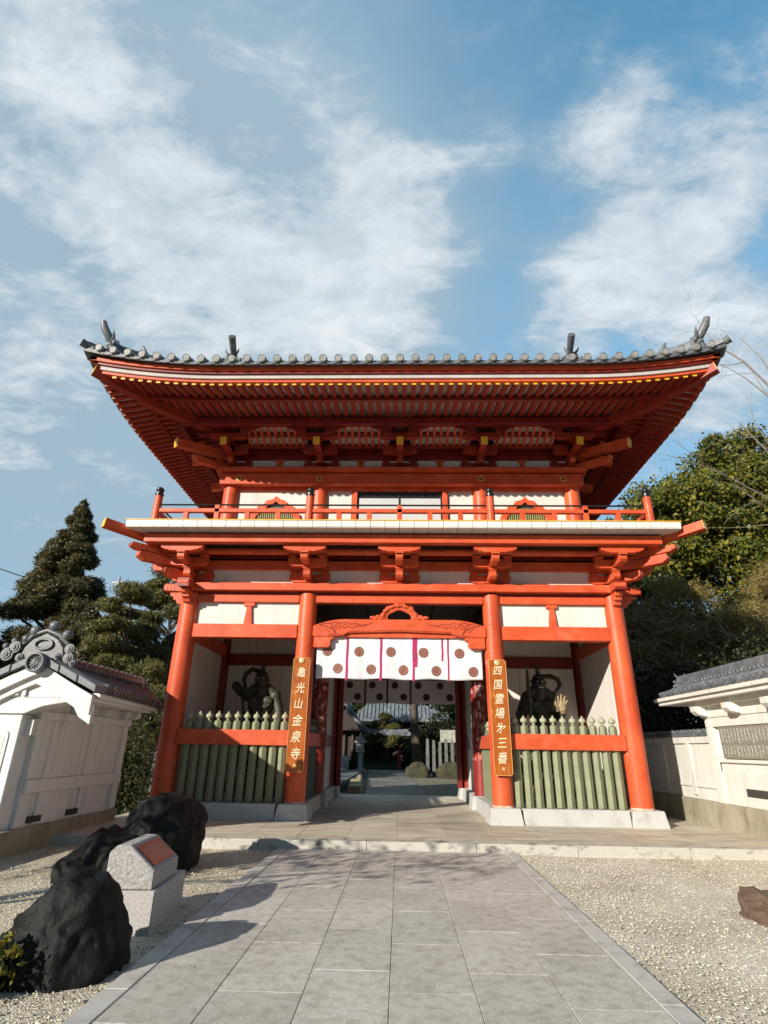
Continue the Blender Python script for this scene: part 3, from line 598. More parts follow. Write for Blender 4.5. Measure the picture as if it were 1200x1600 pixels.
for s in (-1, 1):
    x = s * 5.62
    for (y0, y1) in ((-1.22, 2.52), (2.68, 7.32)):
        MB().tube([(x, y0, 6.655), (x, y1, 6.655)], .022, 8).build('handrail', BLK, G, smooth=40)
        MB().box(x - .05, x + .05, y0, y1, 6.46, 6.55).build('railing_bar', RED, G, bev=.005)
        MB().box(x - .05, x + .05, y0, y1, 6.216, 6.25).build('railing_sill', RED, G, bev=.004)
        for k in range(1, 5): y = y0 + (y1 - y0) * k / 5; MB().box(x - .05, x + .05, y - .055, y + .055, 6.25, 6.46).build('railing_strut', RED, G, bev=.005)
# ---- upper storey
UY, UB, UX = .70, 5.5, [-4.6, -2.167, 2.167, 4.6]
for x in UX:
    for y in (UY, UB): column(x, y, .215, 6.206, 8.02, RED)
for s in (-1, 1):
    bx('plaster_panel', s * 4.6 - .04, s * 4.6 + .04, .9, 5.3, 6.21, 8.0, WHT, bev=0); bx('nailed_beam', s * 4.6 - .26, s * 4.6 + .26, .98, 5.2, 8.02, 8.33, RED)
bx('plaster_panel', -4.4, 4.4, UB - .04, UB + .04, 6.21, 8.0, WHT, bev=0)
for s in (-1, 1):
    for (a, e) in ((2.38, 4.39), (1.30, 1.96)):
        p, q = sorted((s * a, s * e)); bx('plaster_panel', p, q, UY - .02, UY + .05, 6.21, 7.92, WHT, bev=0)
    bx('window_post', s * 1.21 - .07, s * 1.21 + .07, UY - .10, UY + .08, 6.21, 7.92)
    p, q = sorted((s * 2.36, s * 4.42)); bx('head_rail', p, q, UY - .09, UY + .06, 7.92, 8.02)
bx('head_rail', -1.98, 1.98, UY - .09, UY + .06, 7.92, 8.02)
W_ = bx('sliding_window', -1.14, 1.14, UY - .02, UY + .03, 6.21, 7.92, BLK, bev=0)
for a, e in ((-1.09, -.03), (.03, 1.09)): bx('window_pane', a, e, UY - .035, UY - .021, 6.3, 7.72, GLS, W_, bev=0)
bx('nailed_beam', -4.87, 4.87, .40, .96, 8.022, 8.335); bx('cap_plate', -4.97, 4.97, .26, 1.0, 8.37, 8.475); bx('beam_gap', -4.85, 4.85, .44, .9, 8.336, 8.369, REDO, bev=0)
for x in (-4.35, -2.167, 2.167, 4.35):       # hexagonal nail covers
    b = MB(); b.use(BLK).lathe([(.06, .399), (.055, .385)], (x, 0, 8.19), 6, 'y').use(YEL).lathe([(.092, .3995), (.088, .394)], (x, 0, 8.19), 6, 'y').use(YEL).lathe([(.02, .386), (.012, .375)], (x, 0, 8.19), 8, 'y')
    b.build('nail_cover', None, G)
def bell_window(cx):
    out = []; inn = []
    def prof(w, zb, zt, tipz):
        L_ = [(-w * 1.08, zb), (-w * 1.0, zb + .55 * (zt - zb)), (-w * .92, zb + .68 * (zt - zb)), (-w * .78, zb + .72 * (zt - zb)), (-w * .66, zb + .84 * (zt - zb)), (-w * .48, zb + .86 * (zt - zb)), (-w * .34, zb + .95 * (zt - zb)), (-w * .14, zb + .97 * (zt - zb)), (0, tipz)]
        return L_ + [(-x, z) for x, z in reversed(L_[:-1])]
    A = prof(.70, 6.3, 7.70, 7.76); B = prof(.54, 6.38, 7.56, 7.60)
    b = MB(); n = len(A)
    for k in range(n - 1):
        a, a2, c2, c = A[k], A[k + 1], B[k + 1], B[k]
        b.hexa([(cx + a[0], .60, a[1]), (cx + a2[0], .60, a2[1]), (cx + a2[0], .70, a2[1]), (cx + a[0], .70, a[1]), (cx + c[0], .60, c[1]), (cx + c2[0], .60, c2[1]), (cx + c2[0], .70, c2[1]), (cx + c[0], .70, c[1])])
    o = b.build('bell_shaped_window', RED, G, bev=.004)
    MB().prism([(cx + x, z) for x, z in B], .674, .679).build('window_recess', DWOOD, o)
    b = MB()
    for k in range(19):
        x = -.50 + k * .0556; zt = 7.33 + .10 * (1 - (abs(x) / .5) ** 2)
        b.box(cx + x - .014, cx + x + .014, .63, .655, 6.42, zt)
    b.build('window_bars', mat('bar_olive', (.30, .27, .10), None, 4, .6), o)
bell_window(-3.33); bell_window(3.33)
# above the cap plate
bx('plaster_panel', -4.7, 4.7, .66, .72, 8.476, 8.86, WHT, bev=0); bx('wall_beam', -4.8, 4.8, .60, .78, 8.86, 9.04, REDO); bx('wall_beam', -4.8, 4.8, .585, .79, 9.06, 9.24, REDO)
for x in (-3.35, -1.09, 1.09, 3.35):
    MB().prism([(x - .07, 8.476), (x + .07, 8.476), (x + .06, 8.76), (x + .14, 8.86), (x - .14, 8.86), (x - .06, 8.76)], .60, .658).build('strut', RED, G, bev=.004)
UP = dict(z0=8.475, dz=.12, z2=8.85, z3=9.08, h=.19, st=(.42, .85), w=.50, h3=.15, ty=8.84)
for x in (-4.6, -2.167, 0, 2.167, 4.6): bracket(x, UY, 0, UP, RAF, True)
for s in (-1, 1):
    for y in (UY, 2.4, 3.9, UB): bracket(s * 4.6, y, s * math.pi / 2, UP, RED, True)
    bracket(s * 4.6, UB, math.pi, UP, RED, True)
    T = rotz(s * math.pi / 4, (s * 4.6, UY, 0))
    b = MB(); b.T = T; b.beam((0, .1, 8.98), (0, -1.72, 8.76), .20, .22); q = b.build('corner_tail_rafter', RED, G, bev=.008)
    b = MB(); b.T = T; b.beam((0, -1.722, 8.76), (0, -1.735, 8.758), .202, .222); b.build('painted_end', YEL, q)
    b = MB(); b.T = T; b.prism([(0, 8.66), (-1.25, 8.58), (-1.1, 8.42), (0, 8.48)], -.09, .09, 'x'); b.build('corner_arm', RED, G, bev=.01)
    bx('side_wall_beam', s * 4.6 - .09, s * 4.6 + .09, .9, 5.3, 8.86, 9.24, REDO); bx('plaster_panel', s * 4.6 - .03, s * 4.6 + .03, .8, 5.4, 8.476, 8.86, WHT, bev=0)
bx('bracket_beam', -5.0, 5.0, .20, .32, 9.03, 9.14, REDO); bx('bracket_beam', -5.4, 5.4, -.20, -.08, 9.17, 9.27, REDO)
for s in (-1, 1): bx('bracket_beam', s * 5.04 - .06, s * 5.04 + .06, .32, 5.9, 9.03, 9.14, REDO)
bx('eave_purlin', -5.9, 5.9, -.60, -.44, 9.27, 9.46, REDO); bx('eave_purlin', -5.9, 5.9, 6.64, 6.80, 9.27, 9.46, REDO)
for s in (-1, 1):
    a, e = sorted((s * 5.74, s * 5.9)); bx('eave_purlin', a, e, -.44, 6.64, 9.271, 9.459, REDO)
# curved ribbed coving between the brackets
for cx_ in (-3.33, -1.09, 1.09, 3.33):
    b = MB(); w = .80
    b.hexa([(cx_ - w, .26, 9.145), (cx_ + w, .26, 9.145), (cx_ + w, .28, 9.175), (cx_ - w, .28, 9.175), (cx_ - w, -.46, 9.40), (cx_ + w, -.46, 9.40), (cx_ + w, -.44, 9.44), (cx_ - w, -.44, 9.44)])
    o = b.build('coving_board', WHT, G)
    for q in (-1, 1): MB().prism([(cx_ + q * .86, 9.06), (cx_ + q * .70, 9.06), (cx_ + q * .62, 9.13), (cx_ + q * .50, 9.20), (cx_ + q * .36, 9.235), (cx_ + q * .34, 9.275), (cx_ + q * .86, 9.275)], -.50, -.44).build('coving_haunch', REDO, G)
    b = MB(); n = 9
    for k in range(n):
        x = cx_ - w + 2 * w * (k + .5) / n; pts = []
        b.tube([(x, .24, 9.10), (x, .05, 9.14), (x, -.25, 9.23), (x, -.46, 9.36)], .04, 6)
    b.build('coving_ribs', RED, o)

# ---- roof
L_F, L_S = 4.25, (UB - UY) / 2
YC = (UB + UY) / 2
SIDES = {'front': (L_F, lambda s, d: (s, UY - d)), 'back': (L_F, lambda s, d: (-s, UB + d)), 'left': (L_S, lambda s, d: (-L_F - d, YC - s)), 'right': (L_S, lambda s, d: (L_F + d, YC + s))}
def lift(a, d, Ls):   # a=|s| ; corners sweep up
    t = max(0.0, (a - (Ls - .1)) / 3.35)
    return .36 * t * t * min(1.2, max(0, d) / 3.1)
def P(side, s, d, z):
    Ls, fn = SIDES[side]; x, y = fn(s, d); return Vector((x, y, z + lift(abs(s), d, Ls)))
def zbase(d): return 9.53 - (d - 1.2) * .13          # underside of the base rafters
def zfly(d): return 9.47 - (d - 2.2) * .22           # underside of the flying rafters
raf_parts = 0; rest = {'front': MB(), 'back': MB(), 'left': MB(), 'right': MB()}
def raf(side, s, d0, d1, zf, w, h, ends, mb):
    p = P(side, s, d0, zf(d0)); q = P(side, s, d1, zf(d1)); Ls, fn = SIDES[side]
    rt = P(side, s + 1, d1, 0) - P(side, s, d1, 0); rt.z = 0; rt.normalize(); c = []
    for o_ in (p, q): c += [o_ - rt * w / 2, o_ + rt * w / 2, o_ + rt * w / 2 + Vector((0, 0, h)), o_ - rt * w / 2 + Vector((0, 0, h))]
    mb.hexa(c)
    if ends is not None:
        d = (q - p).normalized() * .012; e = c[4:]; ends.hexa([v + d * .05 for v in e] + [v + d for v in e])
SP = .2155
for side in ('front', 'left', 'right', 'back'):
    Ls = SIDES[side][0]; n = int((Ls + 2.85) / SP)
    for k in range(-n, n + 1):
        s = k * SP + (SP / 2 if side == 'front' else 0)
        if abs(s) > Ls + 2.72: continue
        d_in = max(2.05, abs(s) - Ls + .12)
        if d_in < 2.86:
            if side == 'front':
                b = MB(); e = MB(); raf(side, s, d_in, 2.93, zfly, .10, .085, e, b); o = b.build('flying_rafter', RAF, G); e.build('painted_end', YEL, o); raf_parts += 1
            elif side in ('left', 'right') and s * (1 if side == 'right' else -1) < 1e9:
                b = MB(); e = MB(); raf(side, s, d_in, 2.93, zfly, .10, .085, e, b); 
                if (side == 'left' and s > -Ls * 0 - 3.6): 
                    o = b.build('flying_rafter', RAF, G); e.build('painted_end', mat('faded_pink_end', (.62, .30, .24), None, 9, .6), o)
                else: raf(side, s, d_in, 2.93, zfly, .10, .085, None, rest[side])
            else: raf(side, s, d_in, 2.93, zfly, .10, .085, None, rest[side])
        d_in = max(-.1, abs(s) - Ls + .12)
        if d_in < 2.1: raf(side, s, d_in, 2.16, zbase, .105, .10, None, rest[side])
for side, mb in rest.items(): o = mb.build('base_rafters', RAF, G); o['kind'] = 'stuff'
def strip(side, d, z0, z1, th, m, name, ext=None, n=40, slope=0, par=G):
    """a board following the eave curve"""
    Ls = SIDES[side][0]; b = MB(); E_ = Ls + (d if ext is None else ext); pv = None
    for i in range(n + 1):
        s = -E_ + 2 * E_ * i / n
        r_ = [P(side, s, d, z0), P(side, s, d - th, z0), P(side, s, d - th, z1 + slope), P(side, s, d, z1)]
        if i: b.hexa([pv[0], r_[0], r_[1], pv[1], pv[3], r_[3], r_[2], pv[2]])
        pv = r_
    return b.build(name, m, par)
def sheet(side, d0, d1, zf, off, m, name, n=36):
    Ls = SIDES[side][0]; b = MB(); rows = 5; vs = []
    for j in range(rows + 1):
        d = d0 + (d1 - d0) * j / rows; E_ = Ls + d
        for i in range(n + 1):
            s = -E_ + 2 * E_ * i / n; vs.append(P(side, s, d, zf(d) + off))
    m_ = len(vs); vs += [v + Vector((0, 0, .025)) for v in vs]
    fs = []
    for j in range(rows):
        for i in range(n):
            a = j * (n + 1) + i; q = (a, a + 1, a + n + 2, a + n + 1); fs += [q, tuple(t + m_ for t in reversed(q))]
    b.add(vs, fs); return b.build(name, m, G, recalc=False)
for side in SIDES:
    sheet(side, -.1, 2.14, zbase, .104, SOFF, 'soffit_boards'); sheet(side, 2.04, 2.95, zfly, .089, SOFF, 'soffit_boards')
    strip(side, 2.20, 9.39, 9.47, .10, REDO, 'eave_board'); strip(side, 2.98, 9.365, 9.437, .12, RED, 'eave_board')
    strip(side, 3.02, 9.44, 9.54, .12, mat('shade_greyed_white', (.50, .46, .43), (.42, .37, .34), 3, .7), 'white_eave_board'); strip(side, 3.07, 9.542, 9.60, .14, REDO, 'eave_board'); strip(side, 3.12, 9.602, 9.70, .16, RED, 'eave_board')  # white band greyed: eave shade put into its paint
# corner hip beams
for sx in (-1, 1):
    for (yc, sy) in ((UY, -1), (UB, 1)):
        def hp(d, z): return Vector((sx * (L_F + d), yc + sy * d, z + lift(L_F + d, d, L_F)))
        b = MB(); pv = None
        for i in range(9):
            d = 2.0 + 1.02 * i / 8; z = 9.30 + .0 * d
            cur = hp(d, z)
            if pv is not None: b.beam(pv + Vector((0, 0, .09)), cur + Vector((0, 0, .09)), .20, .22)
            pv = cur
        o = b.build('hip_beam', RAF, G)
        e = hp(3.02, 9.30) + Vector((0, 0, .09)); dr = Vector((sx, sy, .25)).normalized(); MB().beam(e, e + dr * .012, .2, .22).build('painted_end', YEL, o)
        b = MB(); pv = None
        for i in range(9):
            d = -.1 + 2.3 * i / 8; cur = hp(d, 9.47 - .11 * max(d, 0) * .6)
            if pv is not None: b.beam(pv, cur, .22, .24)
            pv = cur
        b.build('hip_beam', RAF, G)
# tiled surface
DE = 3.24; RUN = YC - UY + DE          # eave to ridge
GX = 4.85                               # gable plane
def rise(t): return .40 * t + .036 * t * t
def PT(side, s, t, off=0):              # t measured in from the tile edge
    d = DE - t; Ls, fn = SIDES[side]; x, y = fn(s, d); a = abs(s)
    k = max(0.0, (a - (Ls - .1)) / 3.35); return Vector((x, y, 9.765 + rise(t) + off + .36 * k * k * max(0, 1.2 - t / 2.6)))
ROOF = None
b = MB()
for side in SIDES:
    Ls = SIDES[side][0]; tmax = RUN if side in ('front', 'back') else (L_F + DE - GX); nt_, ns = 16, 44; vs = []
    for j in range(nt_ + 1):
        t = tmax * j / nt_; E_ = Ls + DE - t
        if side in ('front', 'back'): E_ = max(E_, GX)
        for i in range(ns + 1): s = -E_ + 2 * E_ * i / ns; vs.append(PT(side, s, t))
    m_ = len(vs); vs += [v - Vector((0, 0, .10)) for v in vs]; fs = []
    for j in range(nt_):
        for i in range(ns): a = j * (ns + 1) + i; q = (a, a + 1, a + ns + 2, a + ns + 1); fs += [q, tuple(t + m_ for t in reversed(q))]
    for i in range(ns): fs.append((i, i + 1, i + 1 + m_, i + m_))
    b.add(vs, fs)
ROOF = b.build('tiled_roof', TIL, G, recalc=False, smooth=30)
# cover-tile rows with end discs, and curved pans between them
b = MB(); disc = MB(); pan = MB(); SPT = .3555
for side in SIDES:
    Ls = SIDES[side][0]; n = int((Ls + DE - .1) / SPT)
    for k in range(-n, n + 1):
        s = (k + .0) * SPT
        if abs(s) > Ls + DE - .12: continue
        tm = RUN if side in ('front', 'back') and abs(s) < GX else max(.2, Ls + DE - abs(s))
        if side in ('left', 'right'): tm = min(tm, L_F + DE - GX)
        nn = max(3, int(tm / .5)); pts = [PT(side, s, -.04 + (tm + .04) * i / nn, .05) for i in range(nn + 1)]
        b.tube(pts, .082, 10)
        o_ = pts[0]; dr = (pts[0] - pts[1]).normalized(); dh = Vector((dr.x, dr.y, dr.z * .6)).normalized()
        if side != 'back':
            disc.tube([o_ - dh * .02, o_ + dh * .03], .094, 18); disc.tube([o_ + dh * .0302, o_ + dh * .042], [.094, .088], 18, cap=False)
            disc.tube([o_ + dh * .042, o_ + dh * .034], [.074, .070], 18, cap=True); disc.tube([o_ + dh * .034, o_ + dh * .046], [.034, .028], 8)
            for q in range(8):
                rt = dh.cross(Vector((0, 0, 1))).normalized(); up = rt.cross(dh); c_ = o_ + dh * .036 + (rt * math.cos(q * math.pi / 4) + up * math.sin(q * math.pi / 4)) * .053
                disc.tube([c_, c_ + dh * .008], .008, 5)
            # pan lip between the discs
            m = 7; pv = None
            for i in range(m + 1):
                ss = s + SPT * (i / m); zo = -.045 - .055 * math.sin(math.pi * i / m)
                if abs(ss) > Ls + DE: break
                q = PT(side, ss, -.02, zo); r_ = [q + Vector((0, 0, .04)), q, PT(side, ss, .2, zo), PT(side, ss, .2, zo + .04)]
                if pv: pan.hexa([pv[1], r_[1], r_[2], pv[2], pv[0], r_[0], r_[3], pv[3]])
                pv = r_
b.build('cover_tile_rows', TIL, ROOF, smooth=40, recalc=False); disc.build('eave_end_tiles', TILE_END, ROOF, smooth=30); o = pan.build('pan_tile_lips', TIL, ROOF); o['kind'] = 'stuff'
# gables and ridges
b = MB()
for s in (-1, 1):
    zt = PT('front', 0, RUN).z; z0 = PT('left', 0, L_F + DE - GX).z
    b.prism([(YC - (RUN - (L_F + DE - GX)) , z0), (YC + (RUN - (L_F + DE - GX)), z0), (YC, zt - .1)], s * (GX - .35), s * (GX - .28), 'x')
b.build('gable_wall', WHT, G)
zt = PT('front', 0, RUN).z
b = MB().box(-GX - .1, GX + .1, YC - .16, YC + .16, zt - .08, zt + .42).tube([(-GX - .15, YC, zt + .45), (GX + .15, YC, zt + .45)], .11, 12)
b.build('main_ridge', TIL, ROOF, smooth=30)
def onigawara(mb, c, dr, sc=1.0):
    """ridge-end ogre tile: arched shield, curls, boss and horns"""
    dr = Vector((dr[0], dr[1], 0)).normalized(); rt = dr.cross(Vector((0, 0, 1))).normalized()
    T = Matrix((( rt.x, dr.x, 0, c[0]), (rt.y, dr.y, 0, c[1]), (0, 0, 1, c[2]), (0, 0, 0, 1))) @ Matrix.Scale(sc, 4)
    T0 = mb.T; mb.T = T
    mb.prism([(-.20, -.08), (.20, -.08), (.19, .12), (.12, .26), (0, .32), (-.12, .26), (-.19, .12)], -.07, .03, 'y')
    mb.ball((0, .06, .06), .08, 8); mb.ball((0, .06, .17), .06, 8)
    for q in (-1, 1):
        mb.ball((q * .08, .06, .13), .035, 6); mb.ball((q * .17, .05, .0), .07, 8, (1, .7, 1)); mb.ball((q * .22, .04, .11), .05, 6, (1, .7, 1)); mb.ball((q * .25, .03, -.04), .05, 6)
        mb.tube([(q * .08, .03, .25), (q * .15, .06, .33), (q * .17, .08, .41)], [.035, .025, .006], 6)
    mb.T = T0
for s in (-1, 1):
    # descending ridge with its round bird-perch tile
    b = MB(); xs = s * 4.12; pts = [Vector((xs, PT('front', xs, t).y, PT('front', xs, t).z + .16)) for t in np.linspace(.55, RUN, 14)]
    for a, e in zip(pts[:-1], pts[1:]): b.beam(a, e, .22, .30)
    b.tube([p + Vector((0, 0, .18)) for p in pts], .07, 8)
    o = b.build('descending_ridge', TIL, ROOF, smooth=35)
    b = MB(); p0 = pts[0] + Vector((0, -.03, -.02)); onigawara(b, p0 + Vector((0, 0, -.05)), (0, -1), 1.0)
    b.build('ogre_tile', TIL, o, smooth=50)
    b = MB(); a = p0 + Vector((s * -.03, .05, .20)); q = a + Vector((-s * .05, -.46, .24)); b.tube([a, a + (q - a) * .5 + Vector((0, .01, -.02)), q], [.075, .08, .088], 14)
    dh = (q - a).normalized(); b.tube([q, q + dh * .015], [.088, .08], 14); b.tube([q + dh * .015, q + dh * .004], [.064, .06], 14)
    b.build('bird_perch_tile', TIL, o, smooth=40)
    for (yc, sy, side) in ((UY, -1, 'front'), (UB, 1, 'back')):
        b = MB()
        def hpt(t, off): d = DE - t; x = s * (L_F + d); q = PT('front', L_F + d, t, off); return Vector((x, yc + sy * d, q.z))
        ts = list(np.linspace(.42, L_F + DE - GX, 10)); pts = [hpt(t, .14) for t in ts]
        for a, e in zip(pts[:-1], pts[1:]): b.beam(a, e, .26, .34)
        b.tube([p + Vector((0, 0, .20)) for p in pts], .08, 8)
        # lower tail of the ridge, and ring pattern along its side
        tl = [hpt(t, .07) for t in np.linspace(.02, .5, 4)]
        for a, e in zip(tl[:-1], tl[1:]): b.beam(a, e, .20, .12)
        o = b.build('hip_ridge', TIL, ROOF, smooth=35)
        b = MB(); dr = Vector((s, sy, 0)).normalized()
        onigawara(b, hpt(.40, .10), dr, 1.3); b.build('ogre_tile', TIL, o, smooth=50)
        b = MB(); a = hpt(.50, .34); b.tube([a - dr * .5 + Vector((0, 0, -.02)), a, a + dr * .24 + Vector((0, 0, .14)), a + dr * .40 + Vector((0, 0, .36)), a + dr * .47 + Vector((0, 0, .54))], [.08, .09, .10, .095, .07], 12)
        b.build('bird_perch_tile', TIL, o, smooth=40)
        b = MB(); a = hpt(.0, .06); b.tube([a - dr * .1, a + dr * .10 + Vector((0, 0, .04))], [.08, .10], 12)
        rt = Vector((dr.y, -dr.x, 0))
        for q in (-1, 1):
            for k in range(7):
                c_ = hpt(.62 + .17 * k, .14) + rt * .122 * q; b.tube([c_ + rt * q * .0, c_ + rt * q * .012], .055, 10)
        b.build('corner_tiles', TIL, o, smooth=40)
        # small secondary horn nearer the middle
        if side == 'front':
            b = MB(); a = PT('front', s * 6.05, .35, .05); b.tube([a, a + Vector((s * .12, -.04, .16)), a + Vector((s * .20, -.1, .34))], [.07, .06, .03], 8); b.beam(a + Vector((-s * .6, .75, .25)), a, .12, .12); b.build('bird_perch_tile', TIL, o, smooth=40)

# ================================================================== niche fences (front)
def hexpost(x, y, zt, w=.056):
    b = MB(); b.lathe([(w, 0), (w, zt - .20), (w * .55, zt - .125)], (x, y, ZB), 6)
    o = b.build('picket', GRN, None)
    return o
def finial(x, y, z):
    return MB().lathe([(.022, -.02), (.024, .03), (.050, .045), (.056, .08), (.050, .11), (.028, .135), (.016, .155), (.006, .165)], (x, y, z), 10)
def niche_fence(s, label):
    F = root('picket_fence', label, 'fence', (s * 3.55, -.02, ZB), 'green picket fences with orange rails in the gate')
    H = 1.78; proto = MB().lathe([(.090, 0), (.090, H - .25), (.080, H - .205), (.036, H - .18), (.030, H - .165)], (0, 0, 0), 6).build('picket', GRN, F, smooth=None, bev=.003)
    fb = MB().lathe([(.030, -.03), (.030, .025), (.058, .032), (.074, .06), (.072, .09), (.052, .118), (.026, .130), (.022, .15), (.006, .175)], (0, 0, H - .165), 12).build('finial', FIN, proto, smooth=45)
    for k in range(11):
        x = -1.05 + k * .21
        if k == 0: proto.location = (x, 0, 0); fst = proto
        else: dup(proto, (x, 0, rnd.uniform(-.006, .006)), F)
    MB().box(-1.25, 1.25, -.145, -.085, 1.10, 1.41).build('rail', RED, F, bev=.008)
    MB().box(-1.24, 1.24, .085, .12, 1.12, 1.40).build('rail', REDO, F, bev=.008)
    return F
niche_fence(-1, 'pale green picket fence in front of the left guardian statue'); niche_fence(1, 'pale green picket fence in front of the right guardian statue')
def side_fence(s, label):
    F = root('picket_fence', label, 'fence', (s * 2.167, 1.55, ZB), 'green picket fences with orange rails in the gate')
    b = MB()
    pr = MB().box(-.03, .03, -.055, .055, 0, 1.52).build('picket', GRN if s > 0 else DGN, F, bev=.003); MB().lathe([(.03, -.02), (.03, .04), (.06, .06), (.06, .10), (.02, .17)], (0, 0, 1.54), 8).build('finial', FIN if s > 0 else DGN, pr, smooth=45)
    pr.location = (0, -1.1, 0)
    for k in range(1, 15): dup(pr, (0, -1.1 + k * .155, 0), F)
    MB().box(-.09, -.035, -1.34, 1.30, 1.10, 1.40).build('rail', RED, F, bev=.008); MB().box(.035, .09, -1.34, 1.30, 1.10, 1.40).build('rail', RED, F, bev=.008)
    return F
side_fence(-1, 'dark green side fence along the left of the passage'); side_fence(1, 'green side fence along the right of the passage')
# shallow boards behind pickets along passage
# votive stickers on the middle columns
def stickers(s):
    b = MB(); cols = [mat('sticker_white', (.62, .55, .52), None, 20, .7), mat('sticker_pink', (.45, .12, .10), None, 20, .7), mat('sticker_pale_red', (.55, .22, .19), None, 20, .7)]
    rr = random.Random(11 + s)
    for k in range(110):
        a = rr.uniform(math.pi * 1.0, math.pi * 2.0) if s < 0 else rr.uniform(math.pi * 1.0, math.pi * 2.0)
        z = rr.uniform(1.25, 3.35); h = rr.uniform(.05, .13); w = rr.uniform(.012, .028) / .215; r = .2185 + .0012 * (k % 5)
        b.use(cols[rr.choice((0, 1, 1, 2, 2))])
        vs = []
        for zz in (z, z + h):
            for t in (-w, 0, w): vs.append((s * 2.167 + r * math.cos(a + t), 3.05 + r * math.sin(a + t), zz))
        b.add(vs, [(0, 1, 4, 3), (1, 2, 5, 4)])
    o = b.build('votive_stickers', None, G, recalc=False); o['kind'] = 'stuff'
stickers(-1); stickers(1)

# ================================================================== wooden name boards
FONTS = {}
def glyph_mesh(ch, ext=.006, off=.0):
    c = bpy.data.curves.new('t', 'FONT'); c.body = ch; c.extrude = ext; c.offset = off; c.align_x = 'CENTER'; c.resolution_u = 3
    o = bpy.data.objects.new('t', c); COL.objects.link(o); bpy.context.view_layer.update()
    m = bpy.data.meshes.new_from_object(o.evaluated_get(bpy.context.evaluated_depsgraph_get())); bpy.data.objects.remove(o); bpy.data.curves.remove(c)
    return m
def glyph(ch, mtl, parent, loc, size, name='character', rx=90, rz=0, ext=.006, shear=0, off=.012, rough=0, ws=1.0):
    m = glyph_mesh(ch, ext / size, off); xs = [v.co.x for v in m.vertices]; ys = [v.co.y for v in m.vertices]
    cx, cy = (max(xs) + min(xs)) / 2, (max(ys) + min(ys)) / 2
    for v in m.vertices:
        x, y = v.co.x - cx, v.co.y - cy
        if rough: x += rough * noise.noise((x * 3, y * 3, len(ch) + loc[2])); y += rough * noise.noise((x * 3 + 9, y * 3, loc[2]))
        v.co.x = (x * ws + shear * y) * size; v.co.y = (y + .12 * shear * x) * size; v.co.z *= size
    m.materials.append(mtl); m.name = name
    o = bpy.data.objects.new(name, m); COL.objects.link(o); o.parent = parent; o.location = loc; o.rotation_euler = (R(rx), 0, R(rz)); return o
def name_board(s, text, sizes, label, tilt):
    B = root('name_board', label, 'sign', (s * 2.17, -.262, 1.03), 'carved wooden name boards on the inner front columns')
    B.rotation_euler.y = tilt
    H, w = 2.34, .192; c = .035
    P_ = [(-w + c, 0), (w - c, 0), (w, c), (w, H - c), (w - c, H), (-w + c, H), (-w, H - c), (-w, c)]
    MB().prism(P_, -.035, .022).build('board', WOODS, B, bev=.008)
    # gilt line round the edge
    pts = [(x * .965, -.036, H / 2 + (z - H / 2) * .992) for x, z in P_]; MB().tube(pts + [pts[0]], .005, 5).build('edge_line', EDGE, B)
    MB().lathe([(.062, -.036), (.062, -.052), (.045, -.062)], (0, 0, H - .07), 18, 'y').build('round_fitting', mat('pale_brass', (.72, .56, .26), None, 5, .35, metal=.4), B, smooth=40)
    MB().box(-.028, .028, -.052, -.036, .10, .165).build('square_fitting', MT['pale_brass'], B, bev=.003)
    z = H - sizes[0]
    n = len(text)
    for i, ch in enumerate(text):
        zz = sizes[0] - (sizes[0] - sizes[1]) * i / (n - 1)
        glyph(ch, CREAM, B, (rnd.uniform(-.012, .012), -.037, zz), sizes[2] * rnd.uniform(.92, 1.06), shear=.16, off=.006, rough=.03, ext=.007, ws=.88)
name_board(-1, '亀光山金泉寺', (2.02, .36, .245), 'carved wooden name board with cream characters on the left inner column', 0.0)
name_board(1, '四国霊場㐧三番', (2.10, .34, .235), 'carved wooden name board with cream characters on the right inner column', 0.0)

